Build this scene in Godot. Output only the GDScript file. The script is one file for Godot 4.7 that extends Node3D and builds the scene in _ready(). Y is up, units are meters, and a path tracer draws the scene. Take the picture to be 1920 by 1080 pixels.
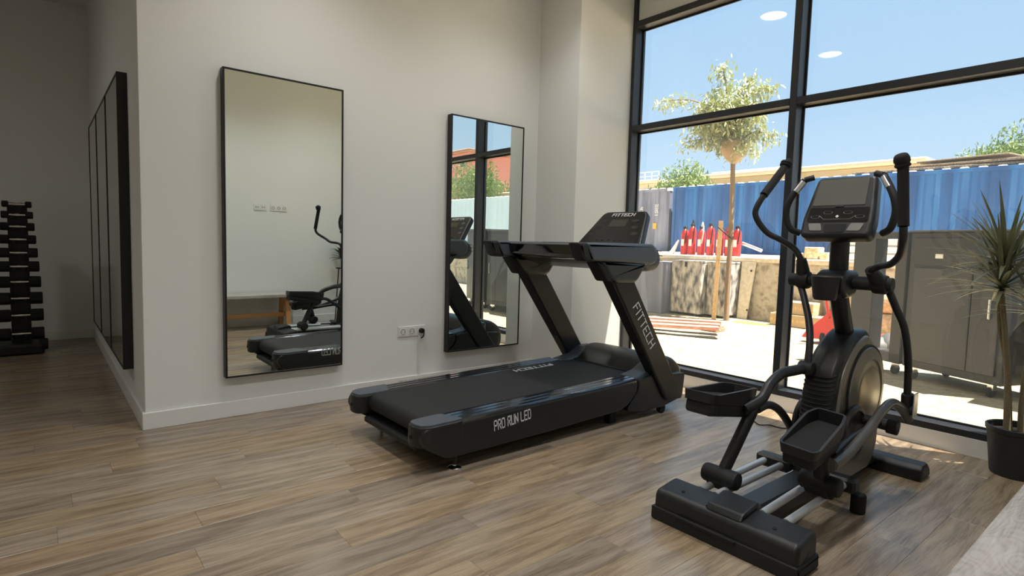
extends Node3D
# A small gym by a shop window. Units are metres, y is up; +x runs along the mirror wall towards the window, +z comes back towards the photographer.

const EYE := Vector3(0, 1.2, 0)
const FOCAL := 1078.2
const CEIL := 3.62
const WINDOW_X := 4.298
const BACK_Z := -4.07
var look := Basis(Vector3.UP, deg_to_rad(-39.505)) * Basis(Vector3.RIGHT, deg_to_rad(-4.434)) * Basis(Vector3.BACK, deg_to_rad(1.583))
var rng := RandomNumberGenerator.new()
var bases := {}
var taken := {}
var M := {}

# ---------------------------------------------------------------- pixels to positions
func ray(px, py) -> Vector3:
	return look * Vector3((px - 960.0) / FOCAL, -(py - 540.0) / FOCAL, -1.0)
func PX(px, py, x) -> Vector3:
	var d := ray(px, py); return EYE + d * ((x - EYE.x) / d.x)
func PY(px, py, y) -> Vector3:
	var d := ray(px, py); return EYE + d * ((y - EYE.y) / d.y)
func PZ(px, py, z) -> Vector3:
	var d := ray(px, py); return EYE + d * ((z - EYE.z) / d.z)

# ---------------------------------------------------------------- geometry
class G:
	var v := PackedVector3Array()
	var t := PackedInt32Array()
	var uv := PackedVector2Array()
	func tri(a: Vector3, b: Vector3, c: Vector3):
		var n := v.size()
		v.append(a); v.append(b); v.append(c)
		t.append(n); t.append(n + 1); t.append(n + 2)
	func quad(a: Vector3, b: Vector3, c: Vector3, d: Vector3):
		tri(a, b, c); tri(a, c, d)
	func out_poly(p: Array, centre: Vector3):
		var n: Vector3 = (p[1] - p[0]).cross(p[2] - p[0])
		var m := Vector3.ZERO
		for q in p: m += q
		m /= p.size()
		if n.dot(m - centre) < 0.0: p.reverse()
		for i in range(1, p.size() - 1): tri(p[0], p[i], p[i + 1])
	func add(o: G, x := Transform3D()):
		for i in range(0, o.t.size(), 3):
			tri(x * o.v[o.t[i]], x * o.v[o.t[i + 1]], x * o.v[o.t[i + 2]])
	func mesh(crease := 38.0, uvs = null) -> ArrayMesh:
		var n_tri := t.size() / 3
		var fn := PackedVector3Array(); fn.resize(n_tri)
		var near := {}
		for i in n_tri:
			var a := v[t[i * 3]]; var b := v[t[i * 3 + 1]]; var c := v[t[i * 3 + 2]]
			fn[i] = (b - a).cross(c - a)
			for k in 3:
				var key := Vector3i((v[t[i * 3 + k]] * 20000.0).round())
				if near.has(key): near[key].append(i)
				else: near[key] = [i]
		var limit := cos(deg_to_rad(crease))
		var vs := PackedVector3Array(); var ns := PackedVector3Array(); var us := PackedVector2Array()
		for i in n_tri:
			var me := fn[i].normalized()
			if fn[i].length_squared() < 1e-18: continue
			for k in [0, 2, 1]:
				var p := v[t[i * 3 + k]]
				var s := Vector3.ZERO
				for j in near[Vector3i((p * 20000.0).round())]:
					if fn[j].normalized().dot(me) >= limit: s += fn[j]
				vs.append(p); ns.append(s.normalized() if s.length_squared() > 1e-20 else me)
				if uvs: us.append(uvs.call(p))
		var arr := []; arr.resize(Mesh.ARRAY_MAX)
		arr[Mesh.ARRAY_VERTEX] = vs; arr[Mesh.ARRAY_NORMAL] = ns
		if uvs: arr[Mesh.ARRAY_TEX_UV] = us
		var am := ArrayMesh.new()
		am.add_surface_from_arrays(Mesh.PRIMITIVE_TRIANGLES, arr)
		return am

func cbox(g: G, c: Vector3, s: Vector3, b := 0.004, x := Transform3D()):
	var h := s / 2.0
	b = minf(b, minf(h.x, minf(h.y, h.z)) * 0.98)
	var at := func(sg: Vector3, axis: int) -> Vector3:
		var p := sg * h
		for k in 3:
			if k != axis: p[k] -= sg[k] * b
		return x * (c + p)
	var o := x * c
	for axis in 3:
		var u := (axis + 1) % 3
		var w := (axis + 2) % 3
		for s1 in [-1.0, 1.0]:
			var pts := []
			for q in [[-1, -1], [1, -1], [1, 1], [-1, 1]]:
				var sg := Vector3.ZERO
				sg[axis] = s1; sg[u] = q[0]; sg[w] = q[1]
				pts.append(at.call(sg, axis))
			g.out_poly(pts, o)
			for s2 in [-1.0, 1.0]:
				var lo := Vector3.ZERO; lo[axis] = s1; lo[u] = s2; lo[w] = -1
				var hi := lo; hi[w] = 1
				g.out_poly([at.call(lo, axis), at.call(hi, axis), at.call(hi, u), at.call(lo, u)], o)
	for sx in [-1, 1]:
		for sy in [-1, 1]:
			for sz in [-1, 1]:
				var sg := Vector3(sx, sy, sz)
				g.out_poly([at.call(sg, 0), at.call(sg, 1), at.call(sg, 2)], o)

func box2(a: Vector3, b: Vector3, bev := 0.004) -> G:
	var g := G.new(); cbox(g, (a + b) / 2.0, (b - a).abs(), bev); return g

func inset(p: PackedVector2Array, d: float) -> PackedVector2Array:
	var out := PackedVector2Array()
	var n := p.size()
	for i in n:
		var a := (p[i] - p[(i + n - 1) % n]).normalized()
		var b := (p[(i + 1) % n] - p[i]).normalized()
		var na := Vector2(-a.y, a.x); var nb := Vector2(-b.y, b.x)
		var m := (na + nb).normalized()
		out.append(p[i] + m * (d / maxf(0.35, m.dot(na))))
	return out

func area2(p: PackedVector2Array) -> float:
	var s := 0.0
	for i in p.size(): s += p[i].cross(p[(i + 1) % p.size()])
	return s

# polygon in x,y pushed along z from z0 to z1, edges rounded by bev in steps
func prism(g: G, poly, z0: float, z1: float, bev := 0.0, x := Transform3D(), steps := 2):
	var p := PackedVector2Array(poly)
	if area2(p) < 0: p.reverse()
	var rings := []
	var zs := []
	if z0 > z1:
		var q := z0; z0 = z1; z1 = q
	if bev > 0.0:
		for k in steps + 1:
			var a := PI / 2 * k / steps
			rings.append(inset(p, bev * (1.0 - sin(a)))); zs.append(z0 + bev * (1.0 - cos(a)))
		for k in range(steps, -1, -1):
			var a := PI / 2 * k / steps
			rings.append(inset(p, bev * (1.0 - sin(a)))); zs.append(z1 - bev * (1.0 - cos(a)))
	else:
		rings = [p, p]; zs = [z0, z1]
	var n := p.size()
	for r in rings.size() - 1:
		for i in n:
			var j := (i + 1) % n
			var a: Vector2 = rings[r][i]; var b: Vector2 = rings[r][j]; var c: Vector2 = rings[r + 1][j]; var d: Vector2 = rings[r + 1][i]
			g.quad(x * Vector3(a.x, a.y, zs[r]), x * Vector3(b.x, b.y, zs[r]), x * Vector3(c.x, c.y, zs[r + 1]), x * Vector3(d.x, d.y, zs[r + 1]))
	var ids := Geometry2D.triangulate_polygon(p)
	for side in 2:
		var ring: PackedVector2Array = rings[0] if side == 0 else rings[-1]
		var z: float = zs[0] if side == 0 else zs[-1]
		for i in range(0, ids.size(), 3):
			var a := ring[ids[i]]; var b := ring[ids[i + 1]]; var c := ring[ids[i + 2]]
			var up := (b - a).cross(c - a) > 0
			if up != (side == 1):
				var q := b; b = c; c = q
			g.tri(x * Vector3(a.x, a.y, z), x * Vector3(b.x, b.y, z), x * Vector3(c.x, c.y, z))

func curve(pts: Array, sub := 6) -> Array:
	var out := []
	var n := pts.size()
	for i in n - 1:
		var a: Vector3 = pts[maxi(i - 1, 0)]; var b: Vector3 = pts[i]; var c: Vector3 = pts[i + 1]; var d: Vector3 = pts[mini(i + 2, n - 1)]
		for k in sub:
			var t := float(k) / sub
			out.append(b.cubic_interpolate(c, a, d, t))
	out.append(pts[n - 1])
	return out

func tube(g: G, path: Array, r, sides := 14, flat := 1.0, up0 := Vector3.ZERO):
	var n := path.size()
	var tan: Vector3 = (path[1] - path[0]).normalized()
	var u := up0 if up0 != Vector3.ZERO else (Vector3.UP if absf(tan.y) < 0.9 else Vector3.RIGHT)
	u = (u - tan * u.dot(tan)).normalized()
	var rings := []
	for i in n:
		var tn: Vector3 = (path[mini(i + 1, n - 1)] - path[maxi(i - 1, 0)]).normalized()
		u = (u - tn * u.dot(tn)).normalized()
		var w := tn.cross(u)
		var rr: float = r if not r is Array else (r[i] if r.size() == n else lerpf(r[0], r[-1], float(i) / (n - 1)))
		var ring := []
		for k in sides:
			var a := TAU * k / sides
			ring.append(path[i] + (u * cos(a) + w * sin(a) * flat) * rr)
		rings.append(ring)
	for i in n - 1:
		for k in sides:
			var j := (k + 1) % sides
			g.quad(rings[i][k], rings[i][j], rings[i + 1][j], rings[i + 1][k])
	for k in sides:
		var j := (k + 1) % sides
		g.tri(path[0], rings[0][j], rings[0][k])
		g.tri(path[n - 1], rings[n - 1][k], rings[n - 1][j])

func tubeg(path: Array, r, sides := 14, flat := 1.0, up0 := Vector3.ZERO) -> G:
	var g := G.new(); tube(g, path, r, sides, flat, up0); return g

# profile of (radius, height) turned round y, bottom to top on the outside
func lathe(g: G, prof: Array, segs := 24, x := Transform3D()):
	for i in prof.size() - 1:
		for k in segs:
			var a := TAU * k / segs; var b := TAU * (k + 1) / segs
			var p: Vector2 = prof[i]; var q: Vector2 = prof[i + 1]
			var A := x * Vector3(p.x * cos(a), p.y, -p.x * sin(a)); var B := x * Vector3(p.x * cos(b), p.y, -p.x * sin(b))
			var C := x * Vector3(q.x * cos(b), q.y, -q.x * sin(b)); var D := x * Vector3(q.x * cos(a), q.y, -q.x * sin(a))
			if p.x > 1e-6: g.tri(A, B, C)
			if q.x > 1e-6: g.tri(A, C, D)

func latheg(prof: Array, segs := 24, x := Transform3D()) -> G:
	var g := G.new(); lathe(g, prof, segs, x); return g

# a rounded drum along an axis
func drum(g: G, a: Vector3, b: Vector3, r: float, bev := 0.006, segs := 28):
	var d := (b - a); var l := d.length()
	var y := d / l
	var z := y.cross(Vector3.RIGHT if absf(y.x) < 0.9 else Vector3.UP).normalized()
	var x := Transform3D(Basis(y.cross(z), y, z), a)
	lathe(g, [Vector2(0, 0), Vector2(r - bev, 0), Vector2(r - bev * 0.3, bev * 0.3), Vector2(r, bev), Vector2(r, l - bev), Vector2(r - bev * 0.3, l - bev * 0.3), Vector2(r - bev, l), Vector2(0, l)], segs, x)

func drumg(a: Vector3, b: Vector3, r: float, bev := 0.006, segs := 28) -> G:
	var g := G.new(); drum(g, a, b, r, bev, segs); return g

func ringg(c: Vector3, axis: Vector3, R: float, r: float, segs := 36, sides := 10) -> G:
	var z := axis.normalized()
	var u := z.cross(Vector3.RIGHT if absf(z.x) < 0.9 else Vector3.UP).normalized()
	var w := z.cross(u)
	var g := G.new()
	for i in segs:
		for k in sides:
			var pt := func(ii: int, kk: int) -> Vector3:
				var a := TAU * ii / segs; var b := TAU * kk / sides
				var rad := u * cos(a) + w * sin(a)
				return c + rad * (R + r * cos(b)) + z * r * sin(b)
			g.quad(pt.call(i, k), pt.call(i + 1, k), pt.call(i + 1, k + 1), pt.call(i, k + 1))
	return g

# letters drawn with square strokes on a grid 4 wide and 6 high
const STROKES := {
	"F": [[0, 0, 0, 6], [0, 6, 4, 6], [0, 3.2, 3, 3.2]], "I": [[0, 0, 0, 6]], "T": [[2, 0, 2, 6], [0, 6, 4, 6]], "E": [[0, 0, 0, 6], [0, 6, 4, 6], [0, 3, 3, 3], [0, 0, 4, 0]],
	"C": [[0, 0, 0, 6], [0, 6, 4, 6], [0, 0, 4, 0]], "H": [[0, 0, 0, 6], [4, 0, 4, 6], [0, 3, 4, 3]], "P": [[0, 0, 0, 6], [0, 6, 4, 6], [4, 6, 4, 2.8], [4, 2.8, 0, 2.8]],
	"R": [[0, 0, 0, 6], [0, 6, 4, 6], [4, 6, 4, 3], [4, 3, 0, 3], [1.5, 3, 4, 0]], "O": [[0, 0, 0, 6], [0, 6, 4, 6], [4, 6, 4, 0], [4, 0, 0, 0]], "U": [[0, 0, 0, 6], [0, 0, 4, 0], [4, 0, 4, 6]],
	"N": [[0, 0, 0, 6], [0, 6, 4, 0], [4, 0, 4, 6]], "L": [[0, 0, 0, 6], [0, 0, 4, 0]], "D": [[0, 0, 0, 6], [0, 6, 3.2, 6], [3.2, 6, 4, 5], [4, 5, 4, 1], [4, 1, 3.2, 0], [3.2, 0, 0, 0]],
	"G": [[0, 0, 0, 6], [0, 6, 4, 6], [0, 0, 4, 0], [4, 0, 4, 3], [4, 3, 2, 3]], "2": [[0, 6, 4, 6], [4, 6, 4, 3], [4, 3, 0, 3], [0, 3, 0, 0], [0, 0, 4, 0]], "1": [[2, 0, 2, 6]], "4": [[0, 6, 0, 2.5], [0, 2.5, 4, 2.5], [3, 6, 3, 0]], "7": [[0, 6, 4, 6], [4, 6, 1.5, 0]], "0": [[0, 0, 0, 6], [0, 6, 4, 6], [4, 6, 4, 0], [4, 0, 0, 0]]}

func lettering(text: String, o: Vector3, u: Vector3, w: Vector3, high: float, wide := 0.8, stroke := 0.14, slant := 0.0) -> G:
	var g := G.new()
	var s := high / 6.0
	u = u.normalized(); w = w.normalized()
	var nrm := u.cross(w).normalized()
	var at := 0.0
	for ch in text:
		if ch == " ":
			at += 3.0; continue
		for l in STROKES[ch]:
			var a := Vector2(l[0], l[1]); var b := Vector2(l[2], l[3])
			var d := (b - a).normalized() * stroke * 3.0
			a -= d; b += d
			var n := Vector2(-d.y, d.x)
			var c := []
			for q in [a - n, b - n, b + n, a + n]:
				c.append(o + u * ((q.x + at) * s * wide + q.y * s * slant) + w * (q.y * s))
			var up := nrm * 0.0016
			g.quad(c[0] + up, c[1] + up, c[2] + up, c[3] + up)
			for k in 4:
				g.quad(c[k], c[(k + 1) % 4], c[(k + 1) % 4] + up, c[k] + up)
		at += 2.0 if ch == "I" or ch == "1" else 5.6
	return g

# ---------------------------------------------------------------- nodes
func numbered(n: String) -> String:
	taken[n] = taken.get(n, -1) + 1
	return n if taken[n] == 0 else "%s_%03d" % [n, taken[n]]

func thing(called: String, label: String, category: String, at := Vector3.ZERO, group := "") -> Node3D:
	var o := Node3D.new()
	o.name = numbered(called); add_child(o); o.position = at
	bases[o] = at
	o.set_meta("label", label); o.set_meta("category", category)
	if group: o.set_meta("group", group)
	return o

# geometry in world coordinates, hung under its thing (or under a part of it)
func part(parent: Node3D, called: String, g, m: Material, crease := 38.0, label := "") -> MeshInstance3D:
	var o := MeshInstance3D.new()
	o.name = called
	o.mesh = g.mesh(crease) if g is G else g
	o.material_override = m
	if bases.has(parent): o.position = -bases[parent]
	if label: o.set_meta("label", label)
	parent.add_child(o, true)
	return o

func struct(called: String, label: String, g, m: Material, category := "wall") -> MeshInstance3D:
	var o := MeshInstance3D.new()
	o.name = called; o.mesh = g.mesh() if g is G else g
	o.material_override = m
	o.set_meta("kind", "structure"); o.set_meta("label", label); o.set_meta("category", category)
	add_child(o, true)
	return o

# ---------------------------------------------------------------- materials
func noise(freq: float, oct := 4, s := 1) -> FastNoiseLite:
	var n := FastNoiseLite.new()
	n.seed = s; n.frequency = freq; n.fractal_octaves = oct; n.noise_type = FastNoiseLite.TYPE_SIMPLEX_SMOOTH
	return n

func ntex(freq: float, colors: Array, offs: Array, oct := 4, s := 1, size := 512) -> NoiseTexture2D:
	var t := NoiseTexture2D.new()
	t.width = size; t.height = size; t.seamless = true; t.noise = noise(freq, oct, s)
	var g := Gradient.new()
	g.offsets = PackedFloat32Array(offs); g.colors = PackedColorArray(colors)
	t.color_ramp = g
	return t

func btex(freq: float, oct := 4, s := 1, size := 512) -> NoiseTexture2D:
	return ntex(freq, [Color.BLACK, Color.WHITE], [0.2, 0.8], oct, s, size)

func mat(c: Color, rough := 0.5, metal := 0.0, bump = null, bump_cm := 0.0, scale := 1.0) -> StandardMaterial3D:
	var m := StandardMaterial3D.new()
	m.albedo_color = c; m.roughness = rough; m.metallic = metal
	if bump:
		m.heightmap_enabled = true; m.heightmap_texture = bump; m.heightmap_scale = bump_cm
		m.uv1_triplanar = true; m.uv1_world_triplanar = true; m.uv1_scale = Vector3.ONE * scale
	return m

func tmat(tex: Texture2D, scale, rough := 0.7, bump = null, bump_cm := 0.0, tint := Color.WHITE) -> StandardMaterial3D:
	var m := StandardMaterial3D.new()
	m.albedo_texture = tex; m.albedo_color = tint; m.roughness = rough
	m.uv1_triplanar = true; m.uv1_world_triplanar = true
	m.uv1_scale = scale if scale is Vector3 else Vector3.ONE * scale
	if bump:
		m.heightmap_enabled = true; m.heightmap_texture = bump; m.heightmap_scale = bump_cm
	return m

func rgb8(r, g, b) -> Color:
	return Color(r / 255.0, g / 255.0, b / 255.0)

# wood grain that runs along the picture's width: w x h pixels stand for lw x lh metres
func wood_texture(w: int, h: int, lw: float, lh: float, cols: Array, s: int, swirl := 0.0) -> ImageTexture:
	var n1 := noise(1.0, 4, s); var n2 := noise(1.0, 3, s + 1); var n3 := noise(1.0, 2, s + 2); var n4 := noise(1.0, 3, s + 3)
	var data := PackedByteArray(); data.resize(w * h * 3)
	var at := 0
	for j in h:
		var y := lh * j / h
		for i in w:
			var x := lw * i / w
			var wob := n3.get_noise_2d(x * 1.6, y * 4.0) * 0.014
			var broad := n1.get_noise_2d(x * 1.5, (y + wob) * 16.0)
			var fine := n2.get_noise_2d(x * 6.0, (y + wob) * 120.0)
			var pores := n4.get_noise_2d(x * 22.0, y * 420.0)
			var v := 0.5 + broad * 0.62 + fine * 0.34 + minf(0.0, pores) * 0.22
			if swirl > 0.0:
				v += swirl * sin((n3.get_noise_2d(x * 3.0, y * 7.0) * 9.0 + y * 30.0) * 3.0)
			v = clampf(v, 0.0, 1.0)
			var c: Color = cols[0].lerp(cols[1], v * 2.0) if v < 0.5 else cols[1].lerp(cols[2], v * 2.0 - 1.0)
			data[at] = int(c.r * 255.0); data[at + 1] = int(c.g * 255.0); data[at + 2] = int(c.b * 255.0)
			at += 3
	return ImageTexture.create_from_image(Image.create_from_data(w, h, false, Image.FORMAT_RGB8, data))

func make_materials():
	var grain := btex(0.05, 4, 3)
	var fine := btex(0.2, 3, 5)
	M.wall = mat(rgb8(229, 230, 226), 0.85, 0.0, btex(0.03, 5, 7), 0.006, 1.6)
	M.ceiling = mat(rgb8(228, 226, 220), 0.9)
	M.trim = mat(rgb8(228, 227, 222), 0.45)
	M.frame = mat(rgb8(40, 43, 48), 0.4, 0.0)
	M.mirror = mat(rgb8(232, 238, 234), 0.0, 1.0)
	M.mirror_frame = mat(rgb8(16, 16, 17), 0.42)
	M.glass = mat(Color(0.93, 0.98, 0.96, 0.04), 0.0)
	M.glass.transparency = BaseMaterial3D.TRANSPARENCY_ALPHA
	M.plastic = mat(rgb8(26, 27, 29), 0.42, 0.0, fine, 0.006, 14.0)
	M.soft_plastic = mat(rgb8(22, 22, 23), 0.62)
	M.gloss = mat(rgb8(12, 12, 14), 0.07)
	M.gloss.clearcoat_enabled = true; M.gloss.clearcoat = 1.0; M.gloss.clearcoat_roughness = 0.05
	M.rail_gloss = mat(rgb8(92, 95, 100), 0.1, 0.85)
	M.graphite = mat(rgb8(58, 60, 62), 0.36, 0.25)
	M.post = mat(rgb8(34, 34, 34), 0.4, 0.3)
	M.slate = mat(rgb8(74, 80, 88), 0.45)
	M.belt = mat(rgb8(21, 22, 24), 0.68, 0.0, fine, 0.02, 18.0)
	M.silver = mat(rgb8(206, 208, 210), 0.3, 1.0)
	M.rail = mat(rgb8(196, 198, 200), 0.42, 0.55)
	M.chrome = mat(rgb8(225, 226, 228), 0.1, 1.0)
	M.letter = mat(rgb8(225, 228, 230), 0.5)
	M.screen = mat(rgb8(92, 92, 86), 0.25)
	M.panel = mat(rgb8(20, 20, 21), 0.2)
	M.key = mat(rgb8(120, 120, 114), 0.4)
	M.hood_grey = mat(rgb8(120, 115, 106), 0.36, 0.5)
	M.disc = mat(rgb8(142, 132, 116), 0.3, 0.6)
	M.beam = mat(rgb8(92, 89, 86), 0.34, 0.4)
	M.rubber = mat(rgb8(14, 14, 14), 0.8)
	M.grip = mat(rgb8(20, 20, 20), 0.85, 0.0, fine, 0.05, 20.0)
	M.white_plastic = mat(rgb8(226, 226, 222), 0.35)
	M.socket_hole = mat(rgb8(150, 150, 146), 0.5)
	M.iron = mat(rgb8(16, 16, 16), 0.55)
	M.lamp = mat(rgb8(255, 255, 255), 0.5)
	M.lamp.emission_enabled = true; M.lamp.emission = Color(1.0, 0.96, 0.9); M.lamp.emission_energy_multiplier = 9.0
	# floor boards: one grain, five dyes
	var oak := wood_texture(1536, 640, 2.6, 0.62, [rgb8(122, 106, 88), rgb8(155, 139, 118), rgb8(176, 161, 140)], 11)
	M.oak = []
	for c in [Color(1, 1, 1), Color(0.94, 0.93, 0.93), Color(1.0, 0.97, 0.92), Color(0.9, 0.9, 0.91), Color(0.97, 0.95, 0.9)]:
		var m := StandardMaterial3D.new()
		m.albedo_texture = oak; m.albedo_color = c; m.roughness = 0.27; m.metallic_specular = 0.62
		M.oak.append(m)
	var pale := wood_texture(768, 512, 1.5, 0.5, [rgb8(152, 144, 136), rgb8(182, 175, 167), rgb8(200, 194, 187)], 31, 0.12)
	M.bench = StandardMaterial3D.new()
	M.bench.albedo_texture = pale; M.bench.roughness = 0.5
	M.bench_leg = mat(rgb8(190, 140, 88), 0.5)
	M.screed = mat(rgb8(60, 54, 48), 0.9)
	# outside
	M.ground = tmat(ntex(0.03, [rgb8(128, 118, 92), rgb8(143, 133, 106), rgb8(152, 143, 118)], [0.2, 0.5, 0.85], 6, 21), 0.5, 0.95, btex(0.09, 4, 22), 0.5)
	M.yard = tmat(ntex(0.02, [rgb8(170, 158, 136), rgb8(196, 184, 160)], [0.3, 0.75], 5, 23), 0.3, 0.95)
	M.concrete = tmat(ntex(0.012, [rgb8(126, 116, 100), rgb8(174, 166, 150), rgb8(192, 185, 171), rgb8(146, 136, 119)], [0.15, 0.42, 0.65, 0.9], 6, 25), 0.6, 0.92, btex(0.05, 5, 26), 0.6)
	M.cap = tmat(ntex(0.03, [rgb8(204, 196, 176), rgb8(222, 214, 196)], [0.3, 0.7], 5, 27), 0.8, 0.92)
	M.blue = tmat(ntex(0.006, [rgb8(18, 72, 130), rgb8(30, 92, 156), rgb8(48, 108, 168)], [0.25, 0.55, 0.85], 5, 29), Vector3(0.5, 0.06, 0.5), 0.5)
	M.container_grey = tmat(ntex(0.008, [rgb8(98, 102, 120), rgb8(124, 128, 146), rgb8(140, 144, 160)], [0.25, 0.55, 0.85], 5, 33), Vector3(0.5, 0.06, 0.5), 0.55)
	M.pale_blue = mat(rgb8(176, 200, 216), 0.6)
	M.container_roof = mat(rgb8(226, 230, 236), 0.6)
	M.steel = mat(rgb8(56, 56, 60), 0.36, 0.3)
	M.steel_dark = mat(rgb8(42, 42, 46), 0.4, 0.3)
	M.mottled_reflections = tmat(ntex(0.014, [rgb8(62, 62, 64), rgb8(132, 130, 128), rgb8(176, 172, 164), rgb8(206, 202, 192)], [0.12, 0.4, 0.62, 0.85], 6, 35), Vector3(1.2, 0.5, 1.2), 0.5)  # reflections on the metal painted in as mottled tones
	M.red = tmat(ntex(0.03, [rgb8(168, 24, 30), rgb8(200, 36, 42), rgb8(206, 120, 116)], [0.3, 0.6, 0.9], 5, 61), 3.0, 0.42)
	M.red_paint = mat(rgb8(196, 44, 44), 0.5)
	M.white_label = mat(rgb8(226, 220, 212), 0.6)
	M.stake = tmat(ntex(0.02, [rgb8(176, 144, 100), rgb8(212, 182, 136)], [0.3, 0.7], 5, 37), Vector3(6, 1.2, 6), 0.75)
	M.bark = tmat(ntex(0.03, [rgb8(112, 92, 72), rgb8(170, 146, 118)], [0.3, 0.7], 5, 39), 4.0, 0.9, btex(0.08, 4, 40), 0.8)
	M.leaf = mat(rgb8(152, 158, 126), 0.5)
	M.leaf.backlight_enabled = true; M.leaf.backlight = rgb8(70, 84, 30)
	M.far_leaf = mat(rgb8(112, 132, 80), 0.8)
	M.far_leaf.backlight_enabled = true; M.far_leaf.backlight = rgb8(40, 56, 18)
	M.burlap = tmat(ntex(0.08, [rgb8(170, 138, 106), rgb8(214, 190, 160)], [0.3, 0.7], 4, 41), 5.0, 0.9, btex(0.2, 3, 42), 0.6)
	M.plank_red = tmat(ntex(0.02, [rgb8(150, 98, 82), rgb8(206, 160, 138)], [0.3, 0.7], 5, 43), Vector3(1, 6, 6), 0.8)
	M.cardboard = mat(rgb8(178, 156, 122), 0.85)
	M.stone = tmat(ntex(0.03, [rgb8(176, 158, 124), rgb8(214, 198, 164)], [0.3, 0.7], 5, 45), 1.0, 0.92)
	M.render_wall = mat(rgb8(214, 198, 172), 0.9)
	M.roof_tan = mat(rgb8(176, 160, 132), 0.9)
	M.roof_brown = mat(rgb8(150, 112, 88), 0.9)
	M.pink = mat(rgb8(196, 128, 118), 0.9)
	M.dark_window = mat(rgb8(56, 66, 78), 0.15)
	M.scrap = tmat(ntex(0.02, [rgb8(90, 78, 66), rgb8(160, 144, 122)], [0.3, 0.7], 4, 47), 2.0, 0.85)
	M.sack = mat(rgb8(60, 62, 62), 0.6)
	M.moss = tmat(ntex(0.05, [rgb8(96, 96, 40), rgb8(150, 140, 70)], [0.3, 0.7], 4, 49), 3.0, 0.95)
	# plants indoors
	M.dracaena = mat(rgb8(112, 114, 88), 0.42)
	M.dracaena.backlight_enabled = true; M.dracaena.backlight = rgb8(46, 50, 20)
	M.stem = tmat(ntex(0.04, [rgb8(96, 84, 64), rgb8(140, 126, 98)], [0.3, 0.7], 4, 51), 8.0, 0.8)
	M.pot = mat(rgb8(32, 33, 35), 0.5)
	M.soil = mat(rgb8(48, 38, 28), 0.95, 0.0, btex(0.2, 4, 52), 0.8, 6.0)
	M.white_pot = mat(rgb8(222, 222, 218), 0.3)
	M.green = mat(rgb8(44, 70, 36), 0.4)

# ---------------------------------------------------------------- build
func _ready():
	rng.seed = 20240517
	camera_and_light()
	make_materials()
	room()
	window()
	mirrors()
	treadmill()
	elliptical()
	bench()
	dumbbells()
	sockets()
	plants()
	downlights()
	outside()

func camera_and_light():
	var cam := Camera3D.new()
	cam.name = "camera"
	cam.fov = rad_to_deg(2.0 * atan(540.0 / FOCAL))
	cam.near = 0.02; cam.far = 400.0
	cam.transform = Transform3D(look, EYE)
	cam.current = true
	add_child(cam)
	var e := Environment.new()
	e.background_mode = Environment.BG_SKY
	var sky := Sky.new()
	var sm := ProceduralSkyMaterial.new()
	sm.sky_top_color = rgb8(131, 166, 197)
	sm.sky_horizon_color = rgb8(174, 194, 208)
	sm.sky_curve = 0.14
	sm.ground_bottom_color = rgb8(150, 140, 120)
	sm.ground_horizon_color = rgb8(190, 184, 170)
	sm.sun_angle_max = 4.0
	sm.energy_multiplier = 1.0
	sky.sky_material = sm
	e.sky = sky
	e.tonemap_mode = Environment.TONE_MAPPER_LINEAR
	e.tonemap_exposure = 1.85
	e.sdfgi_enabled = true; e.ssao_enabled = true; e.ssil_enabled = true
	var we := WorldEnvironment.new()
	we.name = "environment"; we.environment = e
	add_child(we)
	var sun := DirectionalLight3D.new()
	sun.name = "sun"
	sun.light_color = Color(1.0, 0.96, 0.9)
	sun.light_energy = 5.0
	sun.light_angular_distance = 0.55
	sun.shadow_enabled = true
	sun.sky_mode = DirectionalLight3D.SKY_MODE_LIGHT_ONLY
	add_child(sun)
	var towards := Vector3(0.184, 1.0, 0.312).normalized()   # read from the sun's streak on the column and the strip on the floor
	sun.look_at_from_position(Vector3.ZERO, -towards, Vector3.RIGHT)

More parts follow.
